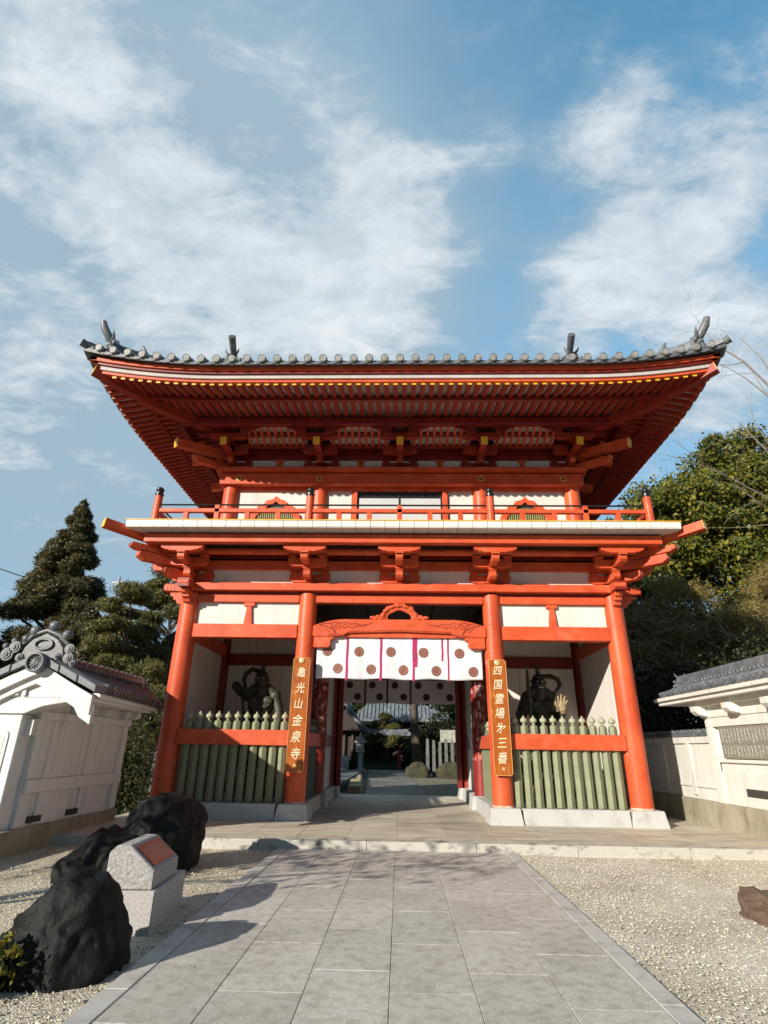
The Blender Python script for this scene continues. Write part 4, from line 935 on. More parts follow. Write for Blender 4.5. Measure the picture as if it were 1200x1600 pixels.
# ================================================================== curtains
def curtain(name, label, x0, x1, zt, zb, y, m, ribs, crests, cr, ribm, dark=False):
    C_ = root(name, label, 'curtain', (0, y, 0), 'white temple curtains across the passage')
    nx, nz = 110, 24; vs = []
    def yy(x, z):
        t = (zt - z) / (zt - zb); return .018 * math.sin(x * 7.5 + 1.1) * t + .012 * noise.noise((x * 2.6, z * 1.8, y)) * (0.4 + t) + .009 * noise.noise((x * 9, z * 4, 3))
    def zz(x, t): return zt + (zb - zt) * t - .012 * t * math.sin(x * 5.6 + .5)
    for j in range(nz + 1):
        for i in range(nx + 1):
            x = x0 + (x1 - x0) * i / nx; z = zz(x, j / nz); vs.append((x, yy(x, z), z))
    b = MB(); b.add(vs, [(j * (nx + 1) + i, (j + 1) * (nx + 1) + i, (j + 1) * (nx + 1) + i + 1, j * (nx + 1) + i + 1) for j in range(nz) for i in range(nx)])
    o = b.build('cloth', m, C_, smooth=80, recalc=False); sd = o.modifiers.new('thick', 'SOLIDIFY'); sd.thickness = .003; sd.offset = 1
    for x, wd, lo in ribs:
        b = MB(); vs = []; k = 12
        for j in range(k + 1):
            z = zt + (zb - .035 - zt) * (j / k) * lo
            xx = x + .003 * math.sin(j * .9 + x)
            for q in (-wd, wd): vs.append((xx + q, yy(xx, z) - .010, z))
        b.add(vs, [(2 * j, 2 * j + 1, 2 * j + 3, 2 * j + 2) for j in range(k)]); o2 = b.build('ribbon', ribm, C_, recalc=False); sd = o2.modifiers.new('thick', 'SOLIDIFY'); sd.thickness = .003
    for cx_, cz in crests:
        b = MB(); n = 16; y0 = 0
        def conf(mb, off):
            mb.v = [(v[0], yy(v[0], v[2]) - off - v[1] * -1, v[2]) for v in mb.v]
        def dsk(rad, off):
            vs_ = [(cx_, -off, cz)]; fs_ = []
            for i_, rr_ in enumerate((.4, .75, 1.0)):
                for k_ in range(32): a_ = 2 * math.pi * k_ / 32; vs_.append((cx_ + rad * rr_ * math.cos(a_), -off, cz + rad * rr_ * math.sin(a_)))
            for k_ in range(32):
                k2_ = (k_ + 1) % 32; fs_.append((0, 1 + k_, 1 + k2_))
                for i_ in range(2): o_ = 1 + 32 * i_; fs_.append((o_ + k_, o_ + 32 + k_, o_ + 32 + k2_, o_ + k2_))
            b.add(vs_, fs_)
        if dark: b.use(CRST); dsk(cr, 0)
        else:
            b.use(CRST); dsk(cr, 0); b.use(CRSP)
            for k in range(n):
                a = 2 * math.pi * k / n; pts = []
                for (r_, w_) in ((.20, .010), (.55, .048), (.80, .088), (.90, .062), (.93, 0)): pts.append((r_, w_))
                loop = [(r_, w_) for r_, w_ in pts] + [(r_, -w_) for r_, w_ in reversed(pts[:-1])]
                b.add([(cx_ + cr * (r_ * math.cos(a) - w_ * math.sin(a)), -.003, cz + cr * (r_ * math.sin(a) + w_ * math.cos(a))) for r_, w_ in loop], [tuple(range(len(loop)))])
            dsk(cr * .14, .005)
        conf(b, .008); b.build('crest', None, C_, recalc=False)
    return C_
def X(u): return (u - 624) * .01431
cr1 = [(X(u), z) for u, z in ((560, 3.55), (611, 3.55), (663, 3.54), (720, 3.53), (509, 3.56))] + [(X(u), z) for u, z in ((527, 3.17), (580, 3.16), (631, 3.15), (683, 3.14), (741, 3.13))]
curtain('entrance_curtain', 'white curtain with brown flower crests and magenta ribbons across the front opening', -1.885, 1.885, 3.93, 2.95, -.02, CLOTH,
        [(X(541), .026, 1), (X(595), .026, 1), (X(647), .026, 1), (X(651), .028, .70), (X(702), .018, 1), (X(693), .02, .56)], cr1, .112, RIB)
RIBD = mat('dark_maroon_ribbon', (.10, .010, .02), None, 5, .7)
def X2(u): return (u - 625) * .0205
cr2 = [(X2(u), 3.42) for u in (546, 582, 618, 655, 690)] + [(X2(u), 3.06) for u in (559, 594, 632, 668, 705)]
curtain('rear_curtain', 'shaded curtain with plain dark discs at the back of the passage', -1.83, 1.83, 3.60, 2.855, 6.0, CLOTHD, [(X2(u), .03, 1) for u in (571, 606, 643)], cr2, .112, RIBD, True)

# AED notice and white box on the right of the passage
A_ = root('notice_card', 'small white AED notice card on the right passage wall', 'sign', (2.09, 4.05, 2.42))
MB().box(-.006, .0, -.17, .17, -.25, .25).build('card', mat('card_white', (.72, .68, .66), None, 4, .6), A_)
HR = mat('heart_red', (.5, .02, .03), None, 4, .6)
h = [(.07 * 16 * math.sin(t) ** 3 / 16, .07 * (13 * math.cos(t) - 5 * math.cos(2 * t) - 2 * math.cos(3 * t) - math.cos(4 * t)) / 16 + .08) for t in np.linspace(0, 2 * math.pi, 25)[:-1]]
MB().prism(h, -.009, -.0065, 'x').build('heart', HR, A_)
glyph('AED', BLK, A_, (-.0085, 0, -.13), .17, 'lettering', rx=90, rz=-90, ext=.001, off=.01)
o = MB().box(-.10, 0, -.16, .16, -.34, .34).build('white_box', mat('white_enamel', (.8, .8, .8), None, 3, .35), None, bev=.012); o.location = (2.09, 3.85, 1.62)
tag(o, 'narrow white box on the passage wall below the notice card', 'box')

# ================================================================== guardian statues
def fused(name, m, parent, mb, vox=.018, sm=2):
    o = mb.build(name, m, parent, recalc=True)
    r = o.modifiers.new('r', 'REMESH'); r.mode = 'VOXEL'; r.voxel_size = vox
    s_ = o.modifiers.new('s', 'SMOOTH'); s_.factor = .5; s_.iterations = sm
    bpy.context.view_layer.update(); me = bpy.data.meshes.new_from_object(o.evaluated_get(bpy.context.evaluated_depsgraph_get()))
    o.modifiers.clear(); o.data = me; me.polygons.foreach_set('use_smooth', [True] * len(me.polygons)); me.materials.clear(); me.materials.append(m); me.name = name
    return o
def statue(s, label):
    S = root('guardian_statue', label, 'statue', (s * 3.52, 1.75, 0), 'bronze guardian statues in the gate niches')
    b = MB(); X0 = -.02
    def v(x, y, z): return (x - s * 3.52, y, z)
    # legs, hips, belly, chest
    c = s * 3.5
    b.tube([v(c - .26, .02, .95), v(c - .24, -.04, 1.35), v(c - .15, 0, 1.85)], [.12, .13, .19], 12); b.tube([v(c + .30, -.02, .95), v(c + .26, -.05, 1.35), v(c + .15, 0, 1.85)], [.12, .13, .19], 12)
    for q in (-.26, .30): b.ball(v(c + q, -.10, .90), .12, 8, (.8, 1.6, .6))
    b.ball(v(c, 0, 1.92), .30, 12, (1, .75, .8)); b.ball(v(c + .01, -.04, 2.16), .25, 12, (1.0, .72, 1.0)); b.ball(v(c + .02, -.03, 2.45), .33, 12, (1.02, .68, .8))
    for q in (-1, 1):
        b.ball(v(c + .03 + q * .15, -.165, 2.57), .155, 10, (1.1, .5, .75)); b.tube([v(c + .02 + q * .02, -.22, 2.44), v(c + .02 + q * .20, -.23, 2.42), v(c + .02 + q * .29, -.14, 2.50)], .03, 6); b.ball(v(c + .02 + q * .34, 0, 2.70), .15, 10)
        b.ball(v(c + q * .09, -.22, 2.27), .075, 6, (1.1, .6, .8)); b.ball(v(c + q * .09, -.22, 2.14), .075, 6, (1.1, .6, .8))
        b.tube([v(c, -.02, 2.98), v(c + q * .34, 0, 2.74)], [.13, .13], 10)
    b.tube([v(c, -.0, 2.6), v(c, -.05, 2.95)], [.17, .13], 12)
    if s < 0:
        hx, hz = -3.505, 3.09; 
        # raised arm at picture left, fist beside the shoulder
        b.tube([v(-3.80, 0, 2.74), v(-4.02, -.05, 2.80), v(-4.17, -.08, 2.95)], [.13, .125, .11], 12); b.tube([v(-4.17, -.08, 2.95), v(-4.05, -.20, 2.86), v(-3.90, -.26, 2.80)], [.105, .10, .075], 12)
        fist = (-3.84, -.28, 2.79); b.ball(v(*fist), .09, 8, (1.1, .9, .9))
        for k in range(4): b.tube([v(fist[0] - .01, fist[1] - .05, fist[2] + .06 - .04 * k), v(fist[0] + .07, fist[1] - .10, fist[2] + .06 - .04 * k), v(fist[0] + .09, fist[1] - .04, fist[2] + .06 - .04 * k)], .024, 6)
        b.tube([v(fist[0] - .04, fist[1] - .08, fist[2] + .05), v(fist[0] + .04, fist[1] - .12, fist[2] + .02)], .024, 6)
        # lowered arm at picture right
        b.tube([v(-3.16, 0, 2.70), v(-3.03, -.04, 2.42), v(-2.96, -.10, 2.15)], [.13, .115, .09], 12); b.tube([v(-2.96, -.10, 2.15), v(-2.96, -.22, 1.9)], [.09, .065], 12)
        b.ball(v(-2.96, -.24, 1.82), .075, 8, (1, .7, 1.2))
        for k in range(4): b.tube([v(-3.01 + .033 * k, -.26, 1.80), v(-3.015 + .036 * k, -.30, 1.71), v(-3.01 + .036 * k, -.29, 1.63 + .01 * abs(k - 1.5))], [.022, .02, .015], 6)
        b.tube([v(-3.03, -.25, 1.86), v(-3.07, -.30, 1.78)], [.024, .018], 6)
    else:
        hx, hz = 3.515, 3.09
        # picture-left arm raised with the thunderbolt staff
        b.tube([v(3.18, 0, 2.72), v(3.06, -.05, 2.48), v(3.02, -.10, 2.28)], [.13, .12, .10], 12); b.tube([v(3.02, -.10, 2.28), v(3.10, -.22, 2.42), v(3.18, -.30, 2.58)], [.10, .09, .065], 12)
        b.ball(v(3.19, -.31, 2.63), .07, 8)
        for k in range(4): b.tube([v(3.13, -.34, 2.58 + .035 * k), v(3.19, -.40, 2.58 + .035 * k), v(3.25, -.34, 2.58 + .035 * k)], .022, 6)
        # picture-right arm bent, the wrist carries the open palm
        b.tube([v(3.84, 0, 2.72), v(3.93, -.05, 2.45), v(3.96, -.12, 2.22)], [.13, .115, .10], 12); b.tube([v(3.96, -.12, 2.22), v(3.97, -.26, 2.30), v(3.97, -.36, 2.38)], [.10, .08, .065], 12)
    # head
    b.ball(v(hx, -.08, hz), .165, 14, (.98, 1.0, 1.12)); b.ball(v(hx, -.14, hz - .10), .12, 10, (1.05, .9, .8)); b.ball(v(hx, -.26, hz - .01), .032, 6, (1, 1, 1.6)); b.ball(v(hx, -.265, hz - .04), .035, 6, (1.3, .8, .7))
    for q in (-1, 1):
        b.ball(v(hx + q * .06, -.235, hz + .055), .032, 6, (1.6, .6, .6)); b.ball(v(hx + q * .165, -.07, hz), .05, 6, (.5, .8, 1.4)); b.ball(v(hx + q * .09, -.20, hz - .05), .05, 6)
    b.tube([v(hx - .06, -.24, hz - .10), v(hx, -.262, hz - .092), v(hx + .06, -.24, hz - .10)], .018, 6); b.ball(v(hx, -.22, hz - .17), .04, 6)
    body = fused('body', BRZ, S, b, .016)
    e = MB().use(mat('statue_eye', (.55, .5, .4), None, 5, .3))
    for q in (-1, 1): e.ball(v(hx + q * .06, -.235, hz + .022), .018, 6, (1.3, .7, .8))
    e.build('eyes', MT['statue_eye'], S)
    if s > 0: MB().box(hx - s * 3.52 - .05, hx - s * 3.52 + .05, -.268, -.25, hz - .128, hz - .108).build('teeth', MT['statue_eye'], S)
    h = MB(); h.ball(v(hx, -.05, hz + .10), .155, 12, (1, 1, .75)); h.tube([v(hx, -.04, hz + .18), v(hx, -.04, hz + .27)], [.07, .05], 10); h.ball(v(hx, -.04, hz + .33), .075, 10, (.8, .8, 1.25))
    h.tube([v(hx - .15, -.13, hz + .12), v(hx, -.215, hz + .135), v(hx + .15, -.13, hz + .12)], .022, 8)
    h.build('topknot_hair', BRZ, S, smooth=60)
    # skirt with folds
    k = MB(); n = 40; vs = []
    for (z, r_, ry) in ((2.02, .30, .24), (1.85, .36, .30), (1.5, .47, .36), (1.15, .56, .42), (1.05, .58, .43)):
        for i in range(n):
            a = 2 * math.pi * i / n; f = 1 + (.07 * math.sin(9 * a + z * 3)) * (2.05 - z); vs.append(v(c + r_ * f * math.cos(a), ry * f * math.sin(a), z + .03 * math.sin(5 * a)))
    k.add(vs, [(j * n + i, j * n + (i + 1) % n, (j + 1) * n + (i + 1) % n, (j + 1) * n + i) for j in range(4) for i in range(n)]); o = k.build('skirt', BRZ, S, smooth=70); sd = o.modifiers.new('t', 'SOLIDIFY'); sd.thickness = .02
    MB().tube([v(c + .31 * math.cos(a), .25 * math.sin(a), 1.99 + .02 * math.sin(3 * a)) for a in np.linspace(0, 2 * math.pi, 20)], .045, 8).build('sash', BRZ, S, smooth=60)
    # heavenly scarf
    k = MB()
    if s < 0: k.tube([v(-3.36, .10, 3.06), v(-3.60, .06, 3.30), v(-3.80, .05, 3.36), v(-3.96, .04, 3.24), v(-3.99, .02, 3.08), v(-3.93, .0, 2.92), v(-3.96, -.12, 2.70), v(-3.90, -.14, 2.45), v(-3.86, -.12, 2.2), v(-3.82, -.1, 1.7)], [.09, .11, .12, .115, .10, .08, .065, .055, .055, .06], 10, squash=.5)
    else: k.tube([v(3.36, .10, 3.12), v(3.60, .08, 3.26), v(3.84, .05, 3.27), v(4.02, .04, 3.20), v(4.07, .03, 3.05), v(3.98, .02, 2.92), v(3.86, -.02, 2.80), v(3.78, -.12, 2.6), v(3.80, -.14, 2.3), v(3.84, -.1, 1.7)], [.10, .115, .12, .12, .115, .10, .08, .06, .055, .06], 10, squash=.5)
    k.build('scarf', BRZ, S, smooth=60)
    if s > 0:
        k = MB(); k.tube([v(3.22, .10, 2.90), v(3.05, .08, 2.60), v(2.94, .06, 2.36), v(3.02, .05, 2.1), v(3.1, .05, 1.8)], [.07, .09, .10, .08, .06], 8, squash=.4); k.build('scarf', BRZ, S, smooth=60)
        k = MB(); k.lathe([(.035, 2.25), (.05, 2.5), (.045, 2.75), (.05, 3.0), (.03, 3.3), (.02, 3.40)], v(3.19, -.32, 0), 10); k.ball(v(3.19, -.32, 3.44), .04, 8); k.build('thunderbolt_staff', BRZ, S, smooth=50)
        p = MB(); p.ball(v(3.93, -.42, 2.50), .115, 10, (.9, .38, 1.05)); p.tube([v(3.97, -.38, 2.36), v(3.94, -.41, 2.46)], [.06, .08], 10)
        for (bx_, tx_, tz_, r_) in ((3.86, 3.86, 2.76, .024), (3.92, 3.945, 2.80, .026), (3.98, 4.03, 2.76, .025), (4.02, 4.09, 2.66, .021)):
            p.tube([v(bx_, -.42, 2.56), v((bx_ + tx_) / 2, -.44, (2.56 + tz_) / 2 + .01), v(tx_, -.455, tz_)], [r_ + .006, r_ + .002, r_ - .006], 8)
        p.tube([v(3.85, -.43, 2.46), v(3.79, -.46, 2.55), v(3.775, -.47, 2.64)], [.036, .030, .02], 8)
        fused('open_palm', HAND, S, p, .009, 1)
    r_ = MB(); r_.ball(v(c, .05, .62), .62, 14, (1.15, .8, .48)); o = r_.build('rock_pedestal', ROCKB, S, smooth=50)
    return S
statue(-1, 'dark bronze guardian statue with one fist raised, in the left niche'); statue(1, 'dark bronze guardian statue holding a staff and showing its palm, in the right niche')

# ================================================================== boundary walls
def roof_strip(x, y0, y1, hw, ze, zr, m, par, pitch=.20, rr_=.052, name='tiled_roof', hw2=None):
    """little gable roof running along y, ridge at x"""
    hw2 = hw2 or hw; b = MB()
    sec = lambda h_, y: [(x - h_, y, ze), (x - h_, y, ze + .05), (x, y, zr + .03), (x + h_, y, ze + .05), (x + h_, y, ze), (x, y, zr - .05)]
    b.add(sec(hw, y0) + sec(hw2, y1), [(0, 1, 2, 3, 4, 5), (11, 10, 9, 8, 7, 6)] + [(i, i + 6, (i + 1) % 6 + 6, (i + 1) % 6) for i in range(6)])
    n = int((y1 - y0) / pitch)
    for k in range(n + 1):
        y = y0 + .05 + k * (y1 - y0 - .10) / n
        hk = hw + (hw2 - hw) * k / n
        for s in (-1, 1):
            pts = [(x + s * hk * t * 1.02, y, zr + .05 + (ze + .075 - zr - .03) * t - .03 * math.sin(math.pi * t)) for t in (0, .25, .5, .75, 1.0)]; b.tube(pts, rr_, 8)
            q = Vector(pts[-1]); b.tube([q, q + Vector((s * .02, 0, -.006))], rr_ * 1.14, 10)
    return b.build(name, m, par, smooth=35)
def ridge(x, y0, y1, z, m, par, r_=.06, h=.16, w=.16, pitch=.2):
    b = MB().box(x - w / 2, x + w / 2, y0, y1, z - .05, z + h * .35).box(x - w / 2 - .02, x + w / 2 + .02, y0, y1, z + h * .35, z + h * .5).box(x - w / 2 + .01, x + w / 2 - .01, y0, y1, z + h * .5, z + h)
    n = int((y1 - y0) / pitch)
    for k in range(n):
        y = y0 + (y1 - y0) * k / n; b.tube([(x, y, z + h + .02), (x, y + (y1 - y0) / n * .9, z + h + .02)], [r_ * 1.12, r_], 9)
    for k in range(int((y1 - y0) / .14)):
        y = y0 + .07 + k * .14
        for s in (-1, 1): b.ball((x + s * (w / 2 + .01), y, z + h * .25), .035, 5)
    return b.build('ridge', m, par, smooth=35)
def right_wall():
    W = root('boundary_wall', 'tall cream roofed wall with inscribed grey tablet, right of the gate', 'wall', (6.62, 0, 0))
    X0 = -.20; y0, y1 = -9.5, -.35     # face at x = 6.42
    MB().box(X0 - .03, .25, y0, y1 + 5.4, -.05, .62).build('foundation', FOUN, W, bev=.01)
    b = MB(); b.box(X0, .2, y0, y1, .621, 1.20)
    w = b.build('wall_body', WALLC, W, bev=.006)
    MB().box(X0 + .0, .2, y0, y1, 1.36, 1.42).build('wall_band', WALLC, W, bev=.006); MB().box(X0, .2, y0, y1, 2.02, 2.20).build('wall_band', WALLC, W, bev=.006)
    MB().box(X0 + .05, .2, y0, y1, 1.20, 1.36).build('wall_recess', WALLC, W)
    MB().box(X0 + .10, .2, y0 + .1, y1 - .25, 1.421, 2.019).build('wall_recess', WALLC, W)
    MB().box(X0, .2, y1 - .26, y1, 1.421, 2.019).build('corner_post', WALLC, W, bev=.006)
    MB().box(X0 - .03, X0 + .0, y1 - .30, y1 - .02, .62, 1.38).build('corner_post', WALLC, W, bev=.006)
    MB().box(X0 - .012, X0, y1 - 1.7, y1 - 1.05, .80, .93).build('drain_slot', MORT, W)
    MB().box(X0 - .02, .2, y0, y1 + .05, 2.20, 2.42).build('wall_band', WALLC, W, bev=.006); MB().box(X0 - .16, .3, y0, y1 + .25, 2.42, 2.52).build('wall_band', WALLC, W, bev=.006)
    MB().box(X0 - .34, .55, y0, y1 + 1.3, 2.52, 2.60).build('eave_board', WALLC, W, bev=.006); MB().box(X0 - .40, .6, y0, y1 + 1.36, 2.602, 2.675).build('eave_board', WALLC, W, bev=.006)
    for y in (y1 - .12, y1 - 1.35, y1 - 2.6, y1 - 3.9):
        MB().prism([(X0, 2.22), (X0 - .20, 2.26), (X0 - .26, 2.32), (X0 - .26, 2.42), (X0, 2.42)], y - .11, y + .11).build('eave_bracket', WALLC, W, bev=.008)
    rf = roof_strip(.10, y0, y1 + 1.42, .53, 2.68, 2.93, TIL, W, .21); ridge(.10, y0, y1 + 1.2, 2.97, TIL, rf)
    b = MB(); onigawara(b, (.10, y1 + 1.3, 3.0), (0, 1), .7); b.build('ogre_tile', TIL, rf, smooth=50)
    t = MB().box(X0 + .02, X0 + .10, -2.55, -.80, 1.435, 2.01).build('tablet', TABL, W)
    t.location = (0, 0, 0)
    g = MB(); rr = random.Random(5); xf = X0 + .017
    for c_ in range(15):                       # columns of small illegible brush strokes
        yb = -.90 - c_ * .115
        for (z1, z0_) in ((1.97, 1.72), (1.66, 1.47)):
            z = z1
            while z > z0_ + (rr.random() * .06):
                for k in range(rr.choice((3, 4, 5))):
                    y = yb + rr.uniform(-.022, .022); z_ = z - rr.uniform(0, .028); l = rr.uniform(.008, .024); a = rr.uniform(-.5, .5) + (math.pi / 2 if rr.random() < .4 else 0)
                    dy, dz = l * math.cos(a) / 1.0, l * math.sin(a); g.beam((xf, y - dy, z_ - dz * .6), (xf, y + dy, z_ + dz * .6), .003, .005)
                z -= .038
    g.build('inscription', mat('inscription_white', (.74, .70, .60), None, 4, .7), t)
    # low wall behind
    L2 = root('boundary_wall', 'low cream wall with tile coping running back beside the gate', 'wall', (6.62, 0, 0))
    y2, y3 = y1 + .001, 5.05
    MB().box(X0 + .04, .16, y2, y3, .621, 1.86).build('wall_body', WALLC, L2, bev=.006)
    for y in (y2 + .9, y2 + 2.2, y2 + 3.5): MB().box(X0 + .0, X0 + .04, y, y + .16, .70, 1.72).build('pilaster', WALLC, L2, bev=.005)
    MB().box(X0 + .01, X0 + .04, y2, y3, .86, .90).build('wall_band', WALLC, L2); MB().box(X0 + .0, .18, y2, y3, 1.72, 1.86).build('wall_band', WALLC, L2, bev=.005)
    roof_strip(-.02, y2, y3, .20, 1.86, 1.93, TIL, L2, .2, .045, 'tile_coping')
right_wall()
def left_wall():
    W = root('boundary_wall', 'white roofed wall with gable end and ball-topped ridge tile, left of the gate', 'wall', (-5.95, 0, 0))
    yf, yb = -3.75, -.62; t = .27; hw = .98; zr = 2.64; ze = 2.24; xr = .34
    MB().box(-.8, t + .06, yf - 6, yb + .02, -.05, .33).build('foundation', FOUN, W, bev=.01)
    b = MB(); ys = np.linspace(yf + .1, yb, 4)
    MB().box(-t, t - .02, yf, yb, .331, 1.98).build('wall_body', WALLW, W)
    for y in list(np.linspace(yf + .55, yb - .13, 3)): MB().box(t - .02, t + .012, y - .13, y + .13, .36, 1.86).build('pilaster', WALLW, W, bev=.004)
    MB().box(t - .018, t + .03, yf, yb, .80, .99).build('wall_band', WALLW, W, bev=.005)
    b = MB()
    y = yf
    while y < yb - .2: b.box(t - .017, t - .004, y + .004, y + .196, 1.0, 1.86); y += .2
    b.build('board_facing', WALLW, W)
    MB().box(-t - .04, t + .05, yf - .05, yb + .03, 1.86, 1.98).build('wall_band', WALLW, W, bev=.006)
    MB().box(-t, t + .0, yf, yb, 1.981, 2.16).build('wall_body', WALLW, W)
    MB().box(-.35, t + .04, yf - .2, yf + .12, 1.62, 1.859).build('tie_end', WALLW, W, bev=.006)
    for y in (yf + .9, yf + 1.9, yb - .4, yb + .05):
        MB().prism([(t, 1.99), (t + .13, 2.01), (t + .17, 2.05), (t + .17, 2.13), (t, 2.13)], y - .1, y + .1).build('eave_bracket', WALLW, W, bev=.006)
    for (a0, a1, za, zb2, y1_) in ((.14, .12, 2.135, 2.175, yb + .12), (.05, .05, 2.176, 2.25, yb + .18)):
        xa, xb = xr + hw - a0, xr + .42 - a1
        MB().hexa([(-.5, yf - .2, za), (xa, yf - .2, za), (xb, y1_, za), (-.3, y1_, za), (-.5, yf - .2, zb2), (xa, yf - .2, zb2), (xb, y1_, zb2), (-.3, y1_, zb2)]).build('eave_board', WALLW, W, bev=.005)
    for y in (yf + .45, yf + 1.55): MB().box(t - .02, t + .014, y - .17, y + .17, .38, .47).build('drain_slot', MORT, W)
    rf = roof_strip(xr, yf - .22, yb + .22, hw, ze, zr, TILR, W, .19, hw2=.44); ridge(xr, yf - .1, yb + .12, zr + .03, TILR, rf, h=.12)
    b = MB(); onigawara(b, (xr, yb + .20, zr + .02), (0, 1), .55); b.build('ogre_tile', TIL, rf, smooth=50)
    # end pillar, arched tie, bargeboards
    p = MB(); x1 = .19; p.box(-.62, x1, yf - .32, yf - .001, .0, 1.92); o = p.build('end_pillar', WALLW, W, bev=.015)
    m = []; cxp, wp, zb_, ztp = -.22, .26, .30, 1.62
    for i in range(13):
        a = math.pi * i / 12; m.append((cxp + wp * math.cos(a), ztp + .10 * math.sin(a)))
    loop = [(cxp + wp, zb_)] + m + [(cxp - wp, zb_)]
    MB().tube([(x, yf - .325, z) for x, z in loop + [loop[0]]], .016, 6).build('panel_moulding', WALLW, o)
    MB().prism([(x, z) for x, z in [(cxp + wp - .05, zb_ + .05)] + [(cxp + (q[0] - cxp) * .8, ztp - .04 + (q[1] - ztp) * .8) for q in m] + [(cxp - wp + .05, zb_ + .05)]], yf - .326, yf - .318).build('recessed_panel', WALLC, o)
    MB().prism([(-.70, 1.925), (.22, 1.925), (.34, 1.98), (.50, 2.04), (.85, 2.10), (.98, 2.16), (-.9, 2.16), (-.9, 2.10)], yf - .36, yf).build('capital', WALLW, W, bev=.01)
    def barge(off, y0, y1, nm):
        n = 10; tp = []; bt = []
        for i in range(-n, n + 1):
            u_ = i / n; x = xr + u_ * (hw - .02); sag = .012 * math.sin(math.pi * min(1, abs(u_)))
            tp.append((x, zr + .05 - off - (zr - ze + .10) * abs(u_) - sag))
        low = []
        for i in range(n, -n - 1, -1):
            u_ = i / n; x = xr + u_ * (hw - .02); low.append((x, zr - .15 - off - (zr - ze + .10) * abs(u_) ** 1.1 - (.08 if abs(u_) > .72 else 0)))
        return MB().prism(tp + low, y0, y1).build(nm, WALLW, W, bev=.006)
    barge(0, yf - .50, yf - .43, 'bargeboard'); barge(.13, yf - .43, yf - .36, 'bargeboard')
    MB().prism([(-.7, 2.165), (xr + .80, 2.165), (xr + .4, 2.30), (xr, 2.50), (xr - .4, 2.30)], yf - .36, yf - .02).build('gable_infill', WALLW, W)
    b = MB()
    for x in (-.06, .04, .16): b.prism([(x - .03, 2.19), (x + .03, 2.19), (x + .02, 2.32), (x - .02, 2.32)], yf - .40, yf - .36)
    b.build('gable_slats', WALLW, W)
    b = MB()
    for s in (-1, 1):
        P0, P1 = Vector((xr + s * .06, 0, zr + .08)), Vector((xr + s * (hw + .04), 0, ze + .05))
        for k in range(3):
            a = P0.lerp(P1, k / 3 + .01); e = P0.lerp(P1, (k + 1) / 3 - .005)
            b.hexa([(a.x, yf - .56, a.z - .05), (e.x, yf - .56, e.z - .06), (e.x, yf - .20, e.z - .06), (a.x, yf - .20, a.z - .05), (a.x, yf - .56, a.z + .07), (e.x, yf - .56, e.z + .05), (e.x, yf - .20, e.z + .05), (a.x, yf - .20, a.z + .07)])
    b.build('verge_tiles', TIL, rf, bev=.01)
    # ridge-end ornament with balls, swirls and a wheel disc
    b = MB(); b.T = Matrix.Translation((xr + .02, 0, 0)); yo = yf - .50; zc = zr + .12
    b.prism([(-.34, -.02 + zc), (.34, -.02 + zc), (.30, .14 + zc), (.20, .26 + zc), (0, .36 + zc), (-.20, .26 + zc), (-.30, .14 + zc)], yo, yo + .12)
    b.tube([(-.36, yo + .04, zc + .20), (-.20, yo + .0, zc + .34), (0, yo, zc + .41), (.20, yo, zc + .34), (.36, yo + .04, zc + .20)], .032, 8)
    for (x, z, r_) in ((-.20, .40, .085), (.09, .48, .085), (.33, .34, .08), (-.33, .28, .055), (-.50, .24, .05), (-.62, .16, .05)): b.ball((x, yo + .02, zc + z), r_, 12)
    for (x, z, r_) in ((-.45, .14, .10), (-.55, .03, .11), (-.34, -.02, .07), (.43, .12, .085), (.44, -.02, .09), (.26, .0, .06), (.52, -.10, .06)):
        for q in range(3): b.tube([(x + (r_ - .02 - q * r_ * .3) * math.cos(a), yo - .01 - .018 * q, zc + z + (r_ - .02 - q * r_ * .3) * math.sin(a)) for a in np.linspace(0, 2 * math.pi, 13)], .02, 6)
        b.ball((x, yo, zc + z), r_ * .9, 8, (1, .5, 1))
    b.tube([(.14 * math.cos(a), yo - .02, zc + .19 + .08 * math.sin(a)) for a in np.linspace(0, 2 * math.pi, 17)], .02, 6)
    b.tube([(.0, yo - .10, zc - .10), (0, yo + .1, zc - .10)], .15, 24); b.tube([(.0, yo - .13, zc - .10), (0, yo - .10, zc - .10)], [.15, .155], 24, cap=False)
    b.tube([(.132 * math.cos(a), yo - .13, zc - .10 + .132 * math.sin(a)) for a in np.linspace(0, 2 * math.pi, 25)], .020, 8)
    for k in range(12):
        a = k * math.pi / 6; b.tube([(.02 * math.cos(a), yo - .105, zc - .10 + .02 * math.sin(a)), (.10 * math.cos(a), yo - .108, zc - .10 + .10 * math.sin(a))], .010, 5)
    b.build('ridge_end_ornament', TIL, rf, smooth=50)
left_wall()

